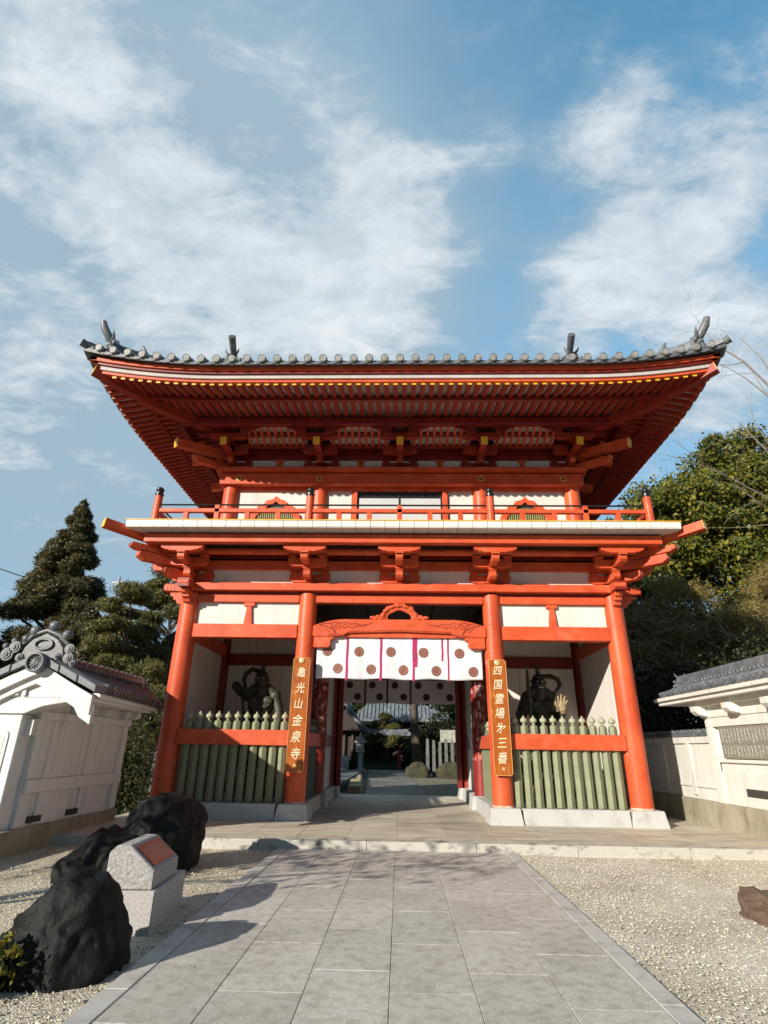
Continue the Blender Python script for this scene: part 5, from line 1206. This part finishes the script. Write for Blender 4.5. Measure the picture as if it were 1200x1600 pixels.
# ================================================================== rocks and monument
def rock(name, label, loc, planes, m, amp=.06, sc=1.0, seed=0, group=None, sub=5, fine=.02):
    bm = bmesh.new(); bmesh.ops.create_icosphere(bm, subdivisions=sub, radius=1)
    pl_ = [(Vector(n).normalized(), d) for n, d in planes]
    for v in bm.verts:
        d = v.co.normalized(); r_ = 9
        for n, h in pl_:
            c_ = d.dot(n)
            if c_ > .01: r_ = min(r_, h / c_)
        p = d * r_
        q = p * 2.2 + Vector((seed * 7.1, 0, 0)); f = 0; a = 1
        for k in range(4): f += a * (1 - abs(noise.noise(q)) * 2.2); q = q * 2.1; a *= .5
        f += -.9
        p = p * (1 + amp * f) + d * fine * noise.noise(p * 14 + Vector((seed, 3, 1)))
        v.co = p * sc
    for _ in range(1): bmesh.ops.smooth_vert(bm, verts=bm.verts, factor=.35, use_axis_x=True, use_axis_y=True, use_axis_z=True)
    me = bpy.data.meshes.new(name); bm.to_mesh(me); bm.free(); me.materials.append(m)
    me.polygons.foreach_set('use_smooth', [True] * len(me.polygons)); me.set_sharp_from_angle(angle=R(38))
    o = bpy.data.objects.new(name, me); COL.objects.link(o); o.location = loc
    tag(o, label, 'rock', group); return o
GR_ = 'dark garden rocks beside the path'
rock('garden_rock', 'nearest dark slanting rock at the bottom left of the path', (-2.43, -8.12, .15), [((1, -.1, .05), .38), ((.9, -.2, .5), .42), ((.35, -.1, 1), .43), ((-.62, -.1, .62), .36), ((-1, -.3, .1), .46), ((0, -1, .25), .30), ((-.5, -.9, .2), .36), ((.6, -.8, .1), .34), ((0, 1, .1), .34), ((0, 0, -1), .3), ((.3, .9, .4), .36), ((.2, -.8, .8), .40)], ROCK, .10, 1, 1, GR_, fine=.03)
rock('garden_rock', 'tallest black rounded rock, in front of the left gate column', (-3.19, -4.45, .39), [((1, 0, -.1), .46), ((.8, -.2, .6), .42), ((.2, 0, 1), .46), ((-.5, 0, .8), .47), ((-1, 0, .1), .48), ((0, -1, .1), .38), ((.6, -.8, -.3), .44), ((0, 1, 0), .40), ((0, 0, -1), .45), ((-.7, -.7, .4), .44), ((.3, -.8, .6), .42)], ROCK, .09, 1, 2, GR_, fine=.03)
rock('garden_rock', 'low black rock between the other two dark rocks, behind the plaque stone', (-3.68, -5.05, .12), [((1, 0, 0), .50), ((.3, -.2, 1), .34), ((-.8, 0, .7), .34), ((-1, 0, 0), .42), ((0, -1, .3), .36), ((0, 1, 0), .4), ((0, 0, -1), .25), ((-.4, -.5, .9), .34)], ROCK, .10, 1, 3, GR_, fine=.03)
rock('small_rock', 'small brown rock on the pale gravel at the right edge', (3.84, -6.2, -.03), [((1, 0, 0), .4), ((-1, 0, .3), .28), ((-.3, -.4, 1), .16), ((.5, 0, 1), .2), ((0, -1, .2), .24), ((0, 1, 0), .3), ((0, 0, -1), .2)], ROCKB, .26, 1, 5, None, 5, .05)
def monument():
    M_ = root('plaque_stone', 'pale granite plaque stone with sloping copper plate, on the left gravel', 'monument', (-2.36, -6.72, 0)); M_.rotation_euler.z = R(4)
    # base: near edge faces the camera, long side recedes
    b = MB().hexa([(-.16, -.42, -.04), (.10, -.52, -.04), (.14, .62, -.04), (-.20, .60, -.04), (-.16, -.42, .30), (.10, -.52, .30), (.14, .62, .30), (-.20, .60, .30)])
    b = MB().box(-.22, .17, -.48, .50, -.04, .31).build('base_block', STONE, M_, bev=.006)
    t = MB()
    A = [(-.26, .32), (.13, .32), (.13, .47), (-.16, .66), (-.24, .66)]
    t.prism([(-.30, .315), (.13, .315), (.13, .46), (-.12, .66), (-.24, .66), (-.30, .60)], -.44, .30).build('sloping_block', ROUGHS, M_, bev=.008)
    n = Vector((.20, 0, .25)).normalized(); u = Vector((-.25, 0, .20)).normalized()
    c = Vector((.005, -.07, .56)) + n * .004
    pl_ = MB(); w, h = .31, .12
    cc = [c + Vector((0, sy * w, 0)) + u * sz * h for sy, sz in ((-1, -1), (1, -1), (1, 1), (-1, 1))]
    pl_.hexa([q - n * .004 for q in cc] + [q + n * .006 for q in cc]); o = pl_.build('copper_plate', COPR, M_, bev=.002)
    g = MB(); rr = random.Random(8)
    for k in range(9):
        uu = .085 - k * .021; y = -.24
        while y < .24:
            l = rr.uniform(.008, .022); q = c + Vector((0, y, 0)) + u * uu + n * .007
            if k > 0 or abs(y) < .12: g.hexa([q + Vector((0, a, 0)) + u * b_ * .005 + n * c_ for c_ in (0, .001) for a, b_ in ((0, -1), (l, -1), (l, 1), (0, 1))])
            y += l + .009
    g.build('plate_text', COPL, o)
monument()

# ================================================================== vegetation
def leaves(name, m, parent, pts, nrm, size, jit=.4, aspect=.55, seed=0, tone_hi=.3):
    rs = np.random.RandomState(seed); n = len(pts); pts = np.asarray(pts, float)
    a = rs.normal(size=(n, 3)) + nrm * 1.0; a /= np.linalg.norm(a, axis=1)[:, None]
    t = rs.normal(size=(n, 3)); t -= (t * a).sum(1)[:, None] * a; t /= np.linalg.norm(t, axis=1)[:, None]; bt = np.cross(a, t)
    L_ = size * (1 + jit * rs.uniform(-1, 1, n))[:, None]; W_2 = L_ * aspect
    v = np.empty((n, 4, 3)); v[:, 0] = pts - t * L_; v[:, 1] = pts + bt * W_2 - t * L_ * .1; v[:, 2] = pts + t * L_ + a * L_ * .15; v[:, 3] = pts - bt * W_2 - t * L_ * .1
    me = bpy.data.meshes.new(name); me.vertices.add(n * 4); me.vertices.foreach_set('co', v.ravel())
    me.loops.add(n * 4); me.polygons.add(n); me.loops.foreach_set('vertex_index', np.arange(n * 4)); me.polygons.foreach_set('loop_start', np.arange(0, n * 4, 4)); me.update()
    at = me.attributes.new('tone', 'FLOAT', 'FACE'); at.data.foreach_set('value', np.clip(rs.uniform(-.6, 1, n), 0, 1) * tone_hi * 2)
    me.materials.append(m); me.validate(); o = bpy.data.objects.new(name, me); COL.objects.link(o)
    if parent: o.parent = parent
    return o
def clump_pts(cl, per, rs, shell=.55):
    P_, N_ = [], []
    for (c, r_) in cl:
        n = per if isinstance(per, int) else int(per * r_[0] * r_[2] ** 1.0)
        d = rs.normal(size=(n, 3)); d /= np.linalg.norm(d, axis=1)[:, None]
        q = d * (rs.uniform(shell, 1.05, n) ** .7)[:, None] * np.array(r_) * (1 + .18 * rs.normal(size=n))[:, None]; P_.append(np.array(c) + q); N_.append(d)
    return np.concatenate(P_), np.concatenate(N_)
def tree(name, label, cat, loc, h, trunk_r, cl, per, size, m, seed, group=None, bark=BARK, limbs=True, aspect=.55, lean=(0, 0), tone=.3):
    T_ = root(name, label, cat, loc, group); rs = np.random.RandomState(seed)
    b = MB(); pts = [(lean[0] * t + .12 * math.sin(t * 5 + seed), lean[1] * t + .1 * math.cos(t * 4 + seed), h * t) for t in np.linspace(0, 1, 9)]
    b.tube(pts, [trunk_r * (1 - .8 * t) + .01 for t in np.linspace(0, 1, 9)], 9)
    if limbs:
        for (c, r_) in cl:
            if rs.rand() < .85:
                zt_ = max(.3, c[2] - math.hypot(c[0], c[1]) * .55 - .2); k = min(1, zt_ / h); s0 = (lean[0] * k + .12 * math.sin(k * 5 + seed), lean[1] * k + .1 * math.cos(k * 4 + seed), zt_)
                mid = ((s0[0] + c[0]) / 2 + .1 * rs.randn(), (s0[1] + c[1]) / 2 + .1 * rs.randn(), (s0[2] + c[2]) / 2 + .1); b.tube([s0, mid, c], [trunk_r * .32, trunk_r * .2, trunk_r * .06], 6)
    b.build('trunk', bark, T_, smooth=50)
    P_, N_ = clump_pts(cl, per, rs); leaves('crown', m, T_, P_, N_, size, seed=seed, aspect=aspect, tone_hi=tone)
    return T_
def cone_clumps(h, z0, r0, n, seed, rr_=(.8, .55)):
    rs = np.random.RandomState(seed); out = []
    for k in range(n):
        t = rs.rand() ** .8; z = z0 + (h - z0) * t; rad = r0 * (1 - t) ** .82 * (.75 + .35 * rs.rand()); a = rs.uniform(0, 2 * math.pi)
        s = (.35 + .75 * (1 - t)); out.append(((rad * math.cos(a) * .8, rad * math.sin(a) * .8, z), (rr_[0] * s, rr_[0] * s, rr_[1] * s)))
    out.append(((0, 0, h), (.22, .22, .5))); return out
tree('cedar_tree', 'tall pointed dark cedar against the sky at far left', 'tree', (-17.3, 14.5, 0), 13.2, .35, cone_clumps(13.3, 2.0, 4.0, 170, 3), 1200, .105, LCON, 3, aspect=.24, tone=.35)
tree('cedar_tree', 'shorter broad dark tree at the left edge, behind the wall', 'tree', (-19.5, 11, 0), 8.0, .3, cone_clumps(8.2, .8, 4.4, 90, 5), 800, .12, LCON, 5, aspect=.24, tone=.35)
tree('cedar_tree', 'low dense dark tree behind the ridge ornament of the left wall', 'tree', (-12.8, 9.5, 0), 6.4, .25, cone_clumps(6.4, .6, 3.3, 90, 8), 800, .11, LCON, 8, aspect=.24, tone=.3)
def cloud_pine(label, loc, pads, h, seed, m=LPIN):
    rs = np.random.RandomState(seed); cl = []
    for (x, y, z, r_) in pads:
        for q in range(7):
            a = rs.uniform(0, 6.28); d = r_ * .6 * math.sqrt(rs.rand()); cl.append(((x + d * math.cos(a), y + d * math.sin(a), z + .07 * rs.randn()), (r_ * .56, r_ * .56, r_ * .34)))
    return tree('cloud_pruned_pine', label, 'tree', loc, h, .12, cl, 620, .085, m, seed, 'cloud-pruned pines behind the left wall', BARK, True, aspect=.2, tone=.5)
rs0 = np.random.RandomState(2)
def pads(x0, zs, rmax, seed):
    rs = np.random.RandomState(seed); out = []
    n = len(zs)
    for i, z in enumerate(zs):
        r_ = rmax * (.48 + .52 * i / max(1, n - 1))
        if i == 0: out.append((0, 0, z, r_ * 1.3)); continue
        for k in range(3 if i > 1 else 2):
            a = rs.uniform(0, 2.1) + k * 2.1; out.append((x0 + r_ * .85 * math.cos(a), r_ * .85 * math.sin(a), z + rs.uniform(-.15, .15), r_ * .66))
    return out
cloud_pine('shorter cloud-pruned pine with round flat pads just left of the gate', (-11.0, 9, 0), pads(0, (7.2, 6.5, 5.8, 5.0, 4.2, 3.4, 2.6, 1.8), 1.55, 4), 7.2, 4)
cloud_pine('taller cloud-pruned pine partly behind the left gate corner', (-10.6, 12.5, 0), pads(0, (9.2, 8.5, 7.7, 6.9, 6.0, 5.1, 4.2, 3.3, 2.4), 1.9, 6), 9.3, 6)
cloud_pine('low cloud-pruned pine between the left wall and the gate', (-8.5, 6.2, 0), pads(0, (3.7, 3.1, 2.4, 1.6), .95, 9), 3.6, 9)
def bush(name, label, cat, loc, rx, ry, rz, n, size, m, seed, group=None, k=14):
    rs = np.random.RandomState(seed); B = root(name, label, cat, loc, group)
    cl = [((rx * .7 * rs.uniform(-1, 1), ry * .7 * rs.uniform(-1, 1), rz * rs.uniform(.25, .95)), (rx * .5, ry * .5, rz * .38)) for _ in range(k)]
    P_, N_ = clump_pts(cl, n // k, rs); P_[:, 2] = np.abs(P_[:, 2]); leaves('foliage', m, B, P_, N_, size, seed=seed)
    b = MB()
    for c, r_ in cl[:8]: b.tube([(c[0] * .2, c[1] * .2, 0), (c[0] * .7, c[1] * .7, c[2] * .6), c], [.03, .02, .008], 5)
    b.build('stems', BARK, B); return B
bush('shrub', 'clipped dark shrub between the left wall and the gate column', 'shrub', (-6.75, 1.9, 0), .8, .9, 2.2, 9000, .045, LHDG, 31)
bush('shrub', 'tall dark hedge shrub behind the left wall end', 'shrub', (-8.6, 4.2, 0), 1.4, 1.0, 2.6, 9000, .055, LHDG, 32)
bush('shrub', 'yellow-green shrub at the bottom left corner of the gravel', 'shrub', (-2.78, -8.72, -.05), .26, .28, .40, 1500, .026, LSHR, 33, k=10)
cl_ = [((x, y, z), (.75, .75, .42)) for x, y, z in ((-.3, 0, 3.1), (.8, .3, 3.5), (1.7, -.2, 3.0), (.1, 1.1, 2.6), (1.2, 1.3, 2.9), (-.9, -.8, 3.9), (.3, -.9, 4.0), (2.5, .4, 3.5), (-1.2, .7, 2.3), (2.0, -1.3, 3.9))]
tree('garden_tree', 'sparse tree left of the path nearer than the rocks, only its dappled shadow in view', 'tree', (-7.8, -10.2, 0), 4.0, .10, cl_, 150, .055, LHDG, 77)
# right side trees
def round_clumps(rx, ry, z0, z1, n, seed, s=1.0):
    rs = np.random.RandomState(seed); out = []
    for _ in range(n):
        d = rs.normal(size=3); d /= np.linalg.norm(d); k = rs.rand() ** .33
        q = .6 + .6 * rs.rand(); out.append(((rx * d[0] * k, ry * d[1] * k, (z0 + z1) / 2 + (z1 - z0) / 2 * d[2] * k), (s * q, s * q, s * q * .62)))
    return out
GT = 'broad evergreen trees right of the gate'
for i, (lab, x, y, h, rx, z0, n, sd, mm) in enumerate((
        ('bright green evergreen nearest the roof corner, right of the gate', 14.2, 13.5, 15.3, 2.9, 8.8, 62, 41, LEVG), ('tallest evergreen at the right edge behind the bare branches', 20.2, 17, 20.4, 3.2, 11.5, 60, 42, LEVG),
        ('yellow-topped evergreen low at the right edge', 18.2, 12.5, 13.4, 3.2, 6.5, 60, 43, LEVG),
        ('deep shaded evergreen behind the right gate corner', 10.2, 15, 11.2, 3.4, 3, 60, 44, LDRK), ('dark evergreen behind the dry brush', 14.6, 12.8, 8.6, 3.8, 1, 64, 45, LDRK))):
    tree('evergreen_tree', lab, 'tree', (x, y, 0), h * .92, .3, round_clumps(rx, 2.6, z0, h - .6, n, sd, 1.05), 520, .115, mm, sd, GT, tone=.42)
for i, (lab, x, y, rx, rz, sd) in enumerate((('dark laurel hedge right behind the low cream wall', 8.9, 8.2, 2.0, 3.6, 46), ('dark laurel hedge deeper behind the tall cream wall', 12.2, 6.0, 2.6, 3.9, 47), ('dark laurel hedge at the right rear corner of the gate', 7.6, 13.0, 2.0, 5.0, 48))):
    bush('laurel_hedge', lab, 'hedge', (x, y, 0), rx, 1.6, rz, 15000, .07, LDRK, sd, 'laurel hedges behind the right wall', 30)
# dry brush: arching twigs nobody could count
def brush():
    rs = np.random.RandomState(12); b = MB(); b2 = MB()
    for k in range(1500):
        x = rs.uniform(7.9, 17.5); y = rs.uniform(7.6, 10.2); z0 = rs.uniform(1.6, 6.6); top = 8.4 + .10 * (x - 8) + rs.uniform(-.9, .5)
        z0 = min(z0, top - 1); L_ = rs.uniform(.8, 2.2); a = rs.uniform(0, 6.28); lx, ly = math.cos(a) * .55, -abs(math.sin(a)) * .6
        up = rs.uniform(-.1, 1.0); pts = [(x, y, z0)]; dx, dy, dz = lx, ly, up
        for q in range(5): p = pts[-1]; st = L_ / 5; dz -= .16; dx += rs.normal() * .22; dy += rs.normal() * .2; pts.append((p[0] + dx * st, p[1] + dy * st, min(top, p[2] + dz * st)))
        r_ = rs.uniform(.006, .018); b.tube(pts, [r_, r_ * .9, r_ * .8, r_ * .65, r_ * .5, r_ * .3], 3, cap=False)
    for k in range(70):
        x = rs.uniform(7.9, 17); y = rs.uniform(7.3, 8.0); p = Vector((x, y, rs.uniform(2.2, 5.6))); d = Vector((rs.normal() * .6, rs.normal() * .15, rs.uniform(.2, 1))).normalized(); pts = [p]
        for q in range(7): d = (d + Vector(rs.normal(size=3)) * .28).normalized(); pts.append(pts[-1] + d * rs.uniform(.18, .34))
        b.tube(pts, [.022, .02, .018, .015, .012, .009, .007, .004], 4, cap=False)
    o = b.build('dry_brush', mat('dry_twig', (.30, .22, .12), (.19, .135, .07), 3, .85, c3=(.42, .36, .26), s3=4, t3=(.55, .6)), None, recalc=False); tag(o, kind='stuff')
    cl = [((rs.uniform(8.2, 17.5), rs.uniform(8.6, 10.4), 0), (.7, .6, .5)) for _ in range(100)]; cl = [((c[0], c[1], rs.uniform(2.5, 7.6 + .10 * (c[0] - 8))), r_) for c, r_ in cl]
    P_, N_ = clump_pts(cl, 620, rs, .1); o = leaves('dry_brush_leaves', LSTR, None, P_, N_, .10, aspect=.12, seed=6, tone_hi=.5); tag(o, kind='stuff')
brush()
def bare_tree(name, label, base, starts, seed, r0=.10):
    rs = np.random.RandomState(seed); T_ = root(name, label, 'tree', base)
    b = MB()
    def grow(p, d, L_, r_, dep):
        pts = [p]; rad = [r_]; n = 6
        for k in range(n):
            d = (d + Vector(rs.normal(size=3)) * .10 + Vector((0, 0, -.012 * dep))).normalized(); pts.append(pts[-1] + d * L_ / n); rad.append(r_ * (1 - .55 * (k + 1) / n))
            if dep < 4 and k >= 1 and rs.rand() < .62:
                dd = (d + Vector(rs.normal(size=3)) * .62).normalized(); grow(pts[-1], dd, L_ * rs.uniform(.35, .6), rad[-1] * .62, dep + 1)
        b.tube(pts, rad, 5 if dep else 7, cap=False)
    for (s0, d0, L_, r_) in starts: grow(Vector(s0), Vector(d0).normalized(), L_, r_, 0)
    b.build('branches', BARKL, T_, recalc=False)
    MB().tube([(0, 0, 0), (.2, .05, 3), (.05, 0, 6.5), starts[0][0]], [.24, .2, .15, starts[0][3]], 9).build('trunk', BARKL, T_, smooth=50)
    return T_
bare_tree('bare_tree', 'leafless tree reaching thin branches in from the right edge', (15.6, 4.6, 0), [((0, 0, 9.5), (-.18, .1, 1), 8.0, .065), ((.1, 0, 8.0), (-.95, -.05, .35), 6.0, .04), ((0, 0, 8.6), (-.75, .1, .75), 5.2, .045), ((.05, 0, 7.0), (-.9, .05, .55), 5.4, .035), ((0, 0, 10), (.15, .1, 1), 8.0, .06), ((0, 0, 9.0), (-.4, -.1, .9), 6.0, .045)], 21)

# ================================================================== utility pole and wires
U = root('utility_pole', 'thin distant utility pole top above the pines', 'pole', (-21.6, 28, 0)); MB().tube([(0, 0, 0), (0, 0, 13.4)], [.14, .09], 8).build('shaft', METL, U, smooth=40); MB().box(-.5, .5, -.05, .05, 12.9, 13.0).build('crossarm', METL, U)
def wire(label, a, b_, sag, r_=.02):
    pts = [tuple(np.array(a) + (np.array(b_) - np.array(a)) * t + np.array([0, 0, -4 * sag * t * (1 - t)])) for t in np.linspace(0, 1, 20)]
    o = MB().tube(pts, r_, 5).build('overhead_wire', WIRE, None); tag(o, label, 'wire', 'overhead wires at the left')
wire('upper thick overhead wire entering at the left edge above the trees', (-40, 20, 17.0), (-16.5, 22, 9.4), .6, .035); wire('lower thick overhead wire entering at the left edge', (-40, 20, 13.9), (-16.5, 22, 8.0), .6, .035)

# ================================================================== courtyard seen through the gate
def hip_hall(name, label, loc, hx, hy, ze, zr, body, m=TIL, front_gable=False, ov=1.0):
    H = root(name, label, 'building', loc)
    MB().box(-hx, hx, -hy, hy, 0, ze + .1).build('wall', body, H)
    for x in np.linspace(-hx, hx, 5): MB().tube([(x, -hy - .06, 0), (x, -hy - .06, ze)], .11, 8).build('post', DWOOD, H)
    b = MB(); E_ = ov
    if front_gable:     # ridge runs along y, concave slopes
        n = 8
        for s in (-1, 1):
            pr = [(s * (hx + E_) * i / n, zr - (zr - ze) * (1 - (1 - i / n) ** 1.7)) for i in range(n + 1)]
            for q in range(n):
                (xa, za), (xb, zb2) = pr[q], pr[q + 1]; b.hexa([(xa, -hy - E_, za - .14), (xb, -hy - E_, zb2 - .14), (xb, hy, zb2 - .14), (xa, hy, za - .14), (xa, -hy - E_, za), (xb, -hy - E_, zb2), (xb, hy, zb2), (xa, hy, za)])
            y = -hy - E_ + .1
            while y < hy: b.tube([(x_, y, z_ + .03) for x_, z_ in pr], .055, 6); y += .26
        MB().prism([(-hx, ze + .05), (hx, ze + .05), (0, zr - .2)], -hy - E_ + .15, -hy - E_ + .22).build('gable_panel', DWOOD, H)
        b.box(-.12, .12, -hy - E_ - .05, hy, zr - .05, zr + .28)
    else:
        c = [(-hx - E_, -hy - E_, ze), (hx + E_, -hy - E_, ze), (hx + E_, hy + E_, ze), (-hx - E_, hy + E_, ze)]; k = max(.3, hx - hy * .5)
        b.add(c + [(-k, 0, zr), (k, 0, zr)] + [(x, y, z - .2) for x, y, z in c], [(0, 1, 5, 4), (1, 2, 5), (2, 3, 4, 5), (3, 0, 4), (9, 8, 7, 6), (0, 6, 7, 1), (1, 7, 8, 2), (2, 8, 9, 3), (3, 9, 6, 0)])
        x = -hx - E_ + .1
        while x < hx + E_:
            a = abs(x); t = 1.0 if a < k else max(.05, (hx + E_ - a) / (hx + E_ - k)); b.tube([(x, -hy - E_, ze + .04), (x, -hy - E_ + (hy + E_) * t, ze + .04 + (zr - ze) * t)], .075, 6); x += .33
        b.box(-k, k, -.15, .15, zr, zr + .4)
    b.build('tiled_roof', m, H); return H
TILL = mat('pale_weathered_tile', (.17, .19, .205), (.07, .08, .09), 5, .4, c3=(.28, .31, .34), s3=3, t3=(.5, .7))
hip_hall('temple_hall', 'small gabled hall with pale striped tiles beyond the gate passage, left', (-3.35, 25.5, .1), 1.0, 1.6, 2.35, 4.0, DWOOD, TILL, True, .8)
hip_hall('temple_hall', 'large dark main hall with pale striped roof, straight through the passage', (.6, 41, .1), 3.0, 2.6, 3.7, 7.0, DWOOD, TILL, False, 1.5)
hip_hall('temple_hall', 'distant hall roof behind the trees, right of the passage axis', (8.5, 46, .1), 4.5, 3, 4.6, 8.5, DWOOD, TILL, False, 1.5)
o = root('low_canopy', 'low dark tiled canopy between the two halls beyond the gate', 'building', (-2.2, 33, .1)); MB().box(-1.6, 2.8, -1, 1, 0, 1.9).build('wall', DWOOD, o); MB().prism([(-1.9, 2.3), (3.2, 2.3), (2.8, 2.75), (-1.5, 2.75)], -1.8, 1.2).build('canopy_roof', TILL, o)
o = root('display_stall', 'red and white shelved stall at the left beyond the passage', 'stall', (-4.9, 23.6, .1)); MB().box(-.9, .9, -.2, .2, 0, .9).build('counter', BRRED, o)
for k in range(5): MB().box(-.85, .85, -.18, .1, 1.0 + .28 * k, 1.08 + .28 * k).build('shelf', WHT, o)
for s in (-1, 1): MB().box(s * .9 - .04, s * .9 + .04, -.2, .2, .9, 2.5).build('upright', WHT, o)
BR = root('arched_bridge', 'small red arched bridge with railings beyond the passage', 'bridge', (-3.0, 30.5, .1))
b = MB(); n = 12
prb = [(y, .9 * math.sin(math.pi * (y + .0) / 6)) for y in np.linspace(0, 6, n)]
for a, e in zip(prb[:-1], prb[1:]): b.hexa([(0, a[0], a[1]), (3.0, a[0], a[1]), (3.0, e[0], e[1]), (0, e[0], e[1]), (0, a[0], a[1] + .15), (3.0, a[0], a[1] + .15), (3.0, e[0], e[1] + .15), (0, e[0], e[1] + .15)])
b.build('deck', DGN, BR)
for x in (0, 3.0):
    for zo in (.5, 1.0): MB().tube([(x, y, z + zo + .15) for y, z in prb], .05, 6).build('handrail', BRRED, BR)
    for y, z in prb[::2]: MB().tube([(x, y, z), (x, y, z + 1.3)], .09, 8).build('bridge_post', BRRED, BR)
def stone_post(label, x, y, h):
    return tag(MB().box(x - .10, x + .10, y - .09, y + .09, .05, h, .02, .02).box(x - .08, x + .08, y - .07, y + .07, h, h + .08, .05, .05).build('stone_post', mat('dark_weathered_stone', (.17, .17, .16), (.09, .09, .085), 6, .8)), label, 'post', 'grey stone fence posts beyond the passage, right')
for k in range(8): stone_post(('first', 'second', 'third', 'fourth', 'fifth', 'sixth', 'seventh', 'eighth')[k] + ' grey stone fence post from the left, beyond the passage', 1.6 + k * .36, 21.5 + .12 * k, 2.0 - .07 * (k % 3))
rock('mossy_boulder', 'rounded mossy boulder left of the stone posts beyond the passage', (.95, 20.2, .35), [((1, 0, 0), .6), ((-1, 0, 0), .6), ((0, 0, 1), .5), ((0, -1, 0), .5), ((0, 1, 0), .5), ((.6, 0, .8), .55), ((-.6, 0, .8), .5), ((0, 0, -1), .4)], MOSS, .1, 1, 8, 'mossy boulders beyond the passage', 4)
rock('mossy_boulder', 'wide mossy boulder below the stone posts beyond the passage', (2.9, 19.8, .4), [((1, 0, 0), 1.1), ((-1, 0, 0), .9), ((0, 0, 1), .5), ((0, -1, 0), .5), ((0, 1, 0), .5), ((.6, 0, .8), .7), ((-.6, 0, .8), .65), ((0, 0, -1), .4)], MOSS, .1, 1, 9, 'mossy boulders beyond the passage', 4)
o = root('stepping_edge', 'row of tan stone edging blocks left of the courtyard path', 'edging', (-1.5, 0, 0))
for k in range(10):
    y = 7.9 + 1.35 * k; MB().box(-.25 - .10 * k, .20 - .085 * k, y, y + 1.25, .05, .34 + .02 * (k % 3)).build('edging_block', mat('tan_stone', (.42, .33, .19), (.28, .22, .12), 6, .85, .01, 20), o, bev=.03)
o = tag(MB().box(-9, -1.95, 7.9, 20.5, .0, .42).build('raised_bed', mat('bed_stone', (.12, .13, .12), (.07, .08, .075), 4, .9)), 'low dark raised bed left of the courtyard path', 'planter')
o = tag(MB().box(-6.5, -3.0, 23, 23.4, .1, 1.1).build('pale_stone_wall', mat('pale_wall_stone', (.5, .52, .52), (.25, .27, .28), 3, .8)), 'low pale stone wall at the left beyond the raised bed', 'wall')
bush('low_hedge', 'long low dark hedge in front of the main hall', 'hedge', (-.3, 32.8, 0), 1.5, .6, 1.0, 6000, .07, LDRK, 61)
cp = cloud_pine('small tiered pine glowing in front of the main hall', (-1.0, 31.5, .1), [(0, 0, 3.6, .5), (-.5, 0, 3.0, .55), (.5, 0, 2.9, .6), (-.8, 0, 2.3, .6), (.8, .1, 2.2, .7), (-1.2, 0, 1.7, .6), (.1, -.2, 1.8, .7), (1.2, 0, 1.5, .6)], 3.4, 13); cp['group'] = 'trees in the courtyard'; 
tree('evergreen_tree', 'dark tree with a thick trunk right of the courtyard path', 'tree', (1.05, 25, 0), 7, .36, round_clumps(3.0, 3, 4.4, 9.5, 40, 71, 1.2), 330, .12, LDRK, 71, 'trees in the courtyard')
tree('evergreen_tree', 'dark tree over the stone posts beyond the passage', 'tree', (4.6, 23.5, 0), 7, .30, round_clumps(3.0, 3, 3.2, 8.5, 40, 72, 1.1), 330, .12, LDRK, 72, 'trees in the courtyard')
tree('evergreen_tree', 'far dark tree filling the gap left of the main hall', 'tree', (-6.5, 46, 0), 9, .3, round_clumps(6.5, 1.5, 0.6, 11.0, 70, 74, 1.7), 260, .22, LDRK, 74, 'trees in the courtyard')
tree('evergreen_tree', 'dark tree in front of the main hall roof, right of its middle', 'tree', (6.0, 33.0, 0), 6, .3, round_clumps(3.0, 1.5, 1.8, 7.0, 44, 75, 1.1), 300, .13, LDRK, 75, 'trees in the courtyard')
tree('evergreen_tree', 'dark tree beside the small gabled hall', 'tree', (-8.5, 27, 0), 7, .30, round_clumps(3.4, 3, 2.2, 9.0, 46, 73, 1.1), 330, .12, LDRK, 73, 'trees in the courtyard')
bush('laurel_hedge', 'dark hedge closing the courtyard behind the stone posts', 'hedge', (5.0, 27, 0), 3.8, 1.2, 2.6, 9000, .09, LDRK, 62, 'laurel hedges behind the right wall')
o = root('notice_board', 'small framed notice board on two posts beyond the passage, right', 'sign', (2.9, 23.2, 0)); MB().box(-.45, .45, -.04, .04, 1.9, 2.6).build('board', mat('notice_paper', (.42, .42, .36), (.25, .26, .2), 6, .7), o)
for s in (-1, 1): MB().tube([(s * .4, .05, 0), (s * .4, .05, 2.7)], .04, 6).build('post', DWOOD, o)
o = root('stone_lantern', 'grey stone lantern in front of the small gabled hall', 'lantern', (-2.35, 23.6, .1)); MB().lathe([(.32, 0), (.3, .25), (.14, .3), (.13, 1.1), (.28, 1.2), (.28, 1.32)], (0, 0, 0), 8).build('shaft', GRA, o, smooth=30); MB().box(-.2, .2, -.2, .2, 1.32, 1.72).build('fire_box', GRA, o, bev=.02); MB().lathe([(.42, 1.72), (.40, 1.80), (.12, 2.05), (.08, 2.2), (.01, 2.35)], (0, 0, 0), 6).build('cap', GRA, o, smooth=30)
o = tag(MB().tube([(0, 0, 0), (0, 0, .75)], .12, 10).ball((0, 0, .75), .13, 8).build('red_bollard', BRRED, smooth=40), 'short red bollard at the far end of the courtyard path', 'bollard'); o.location = (.42, 33.8, .1)
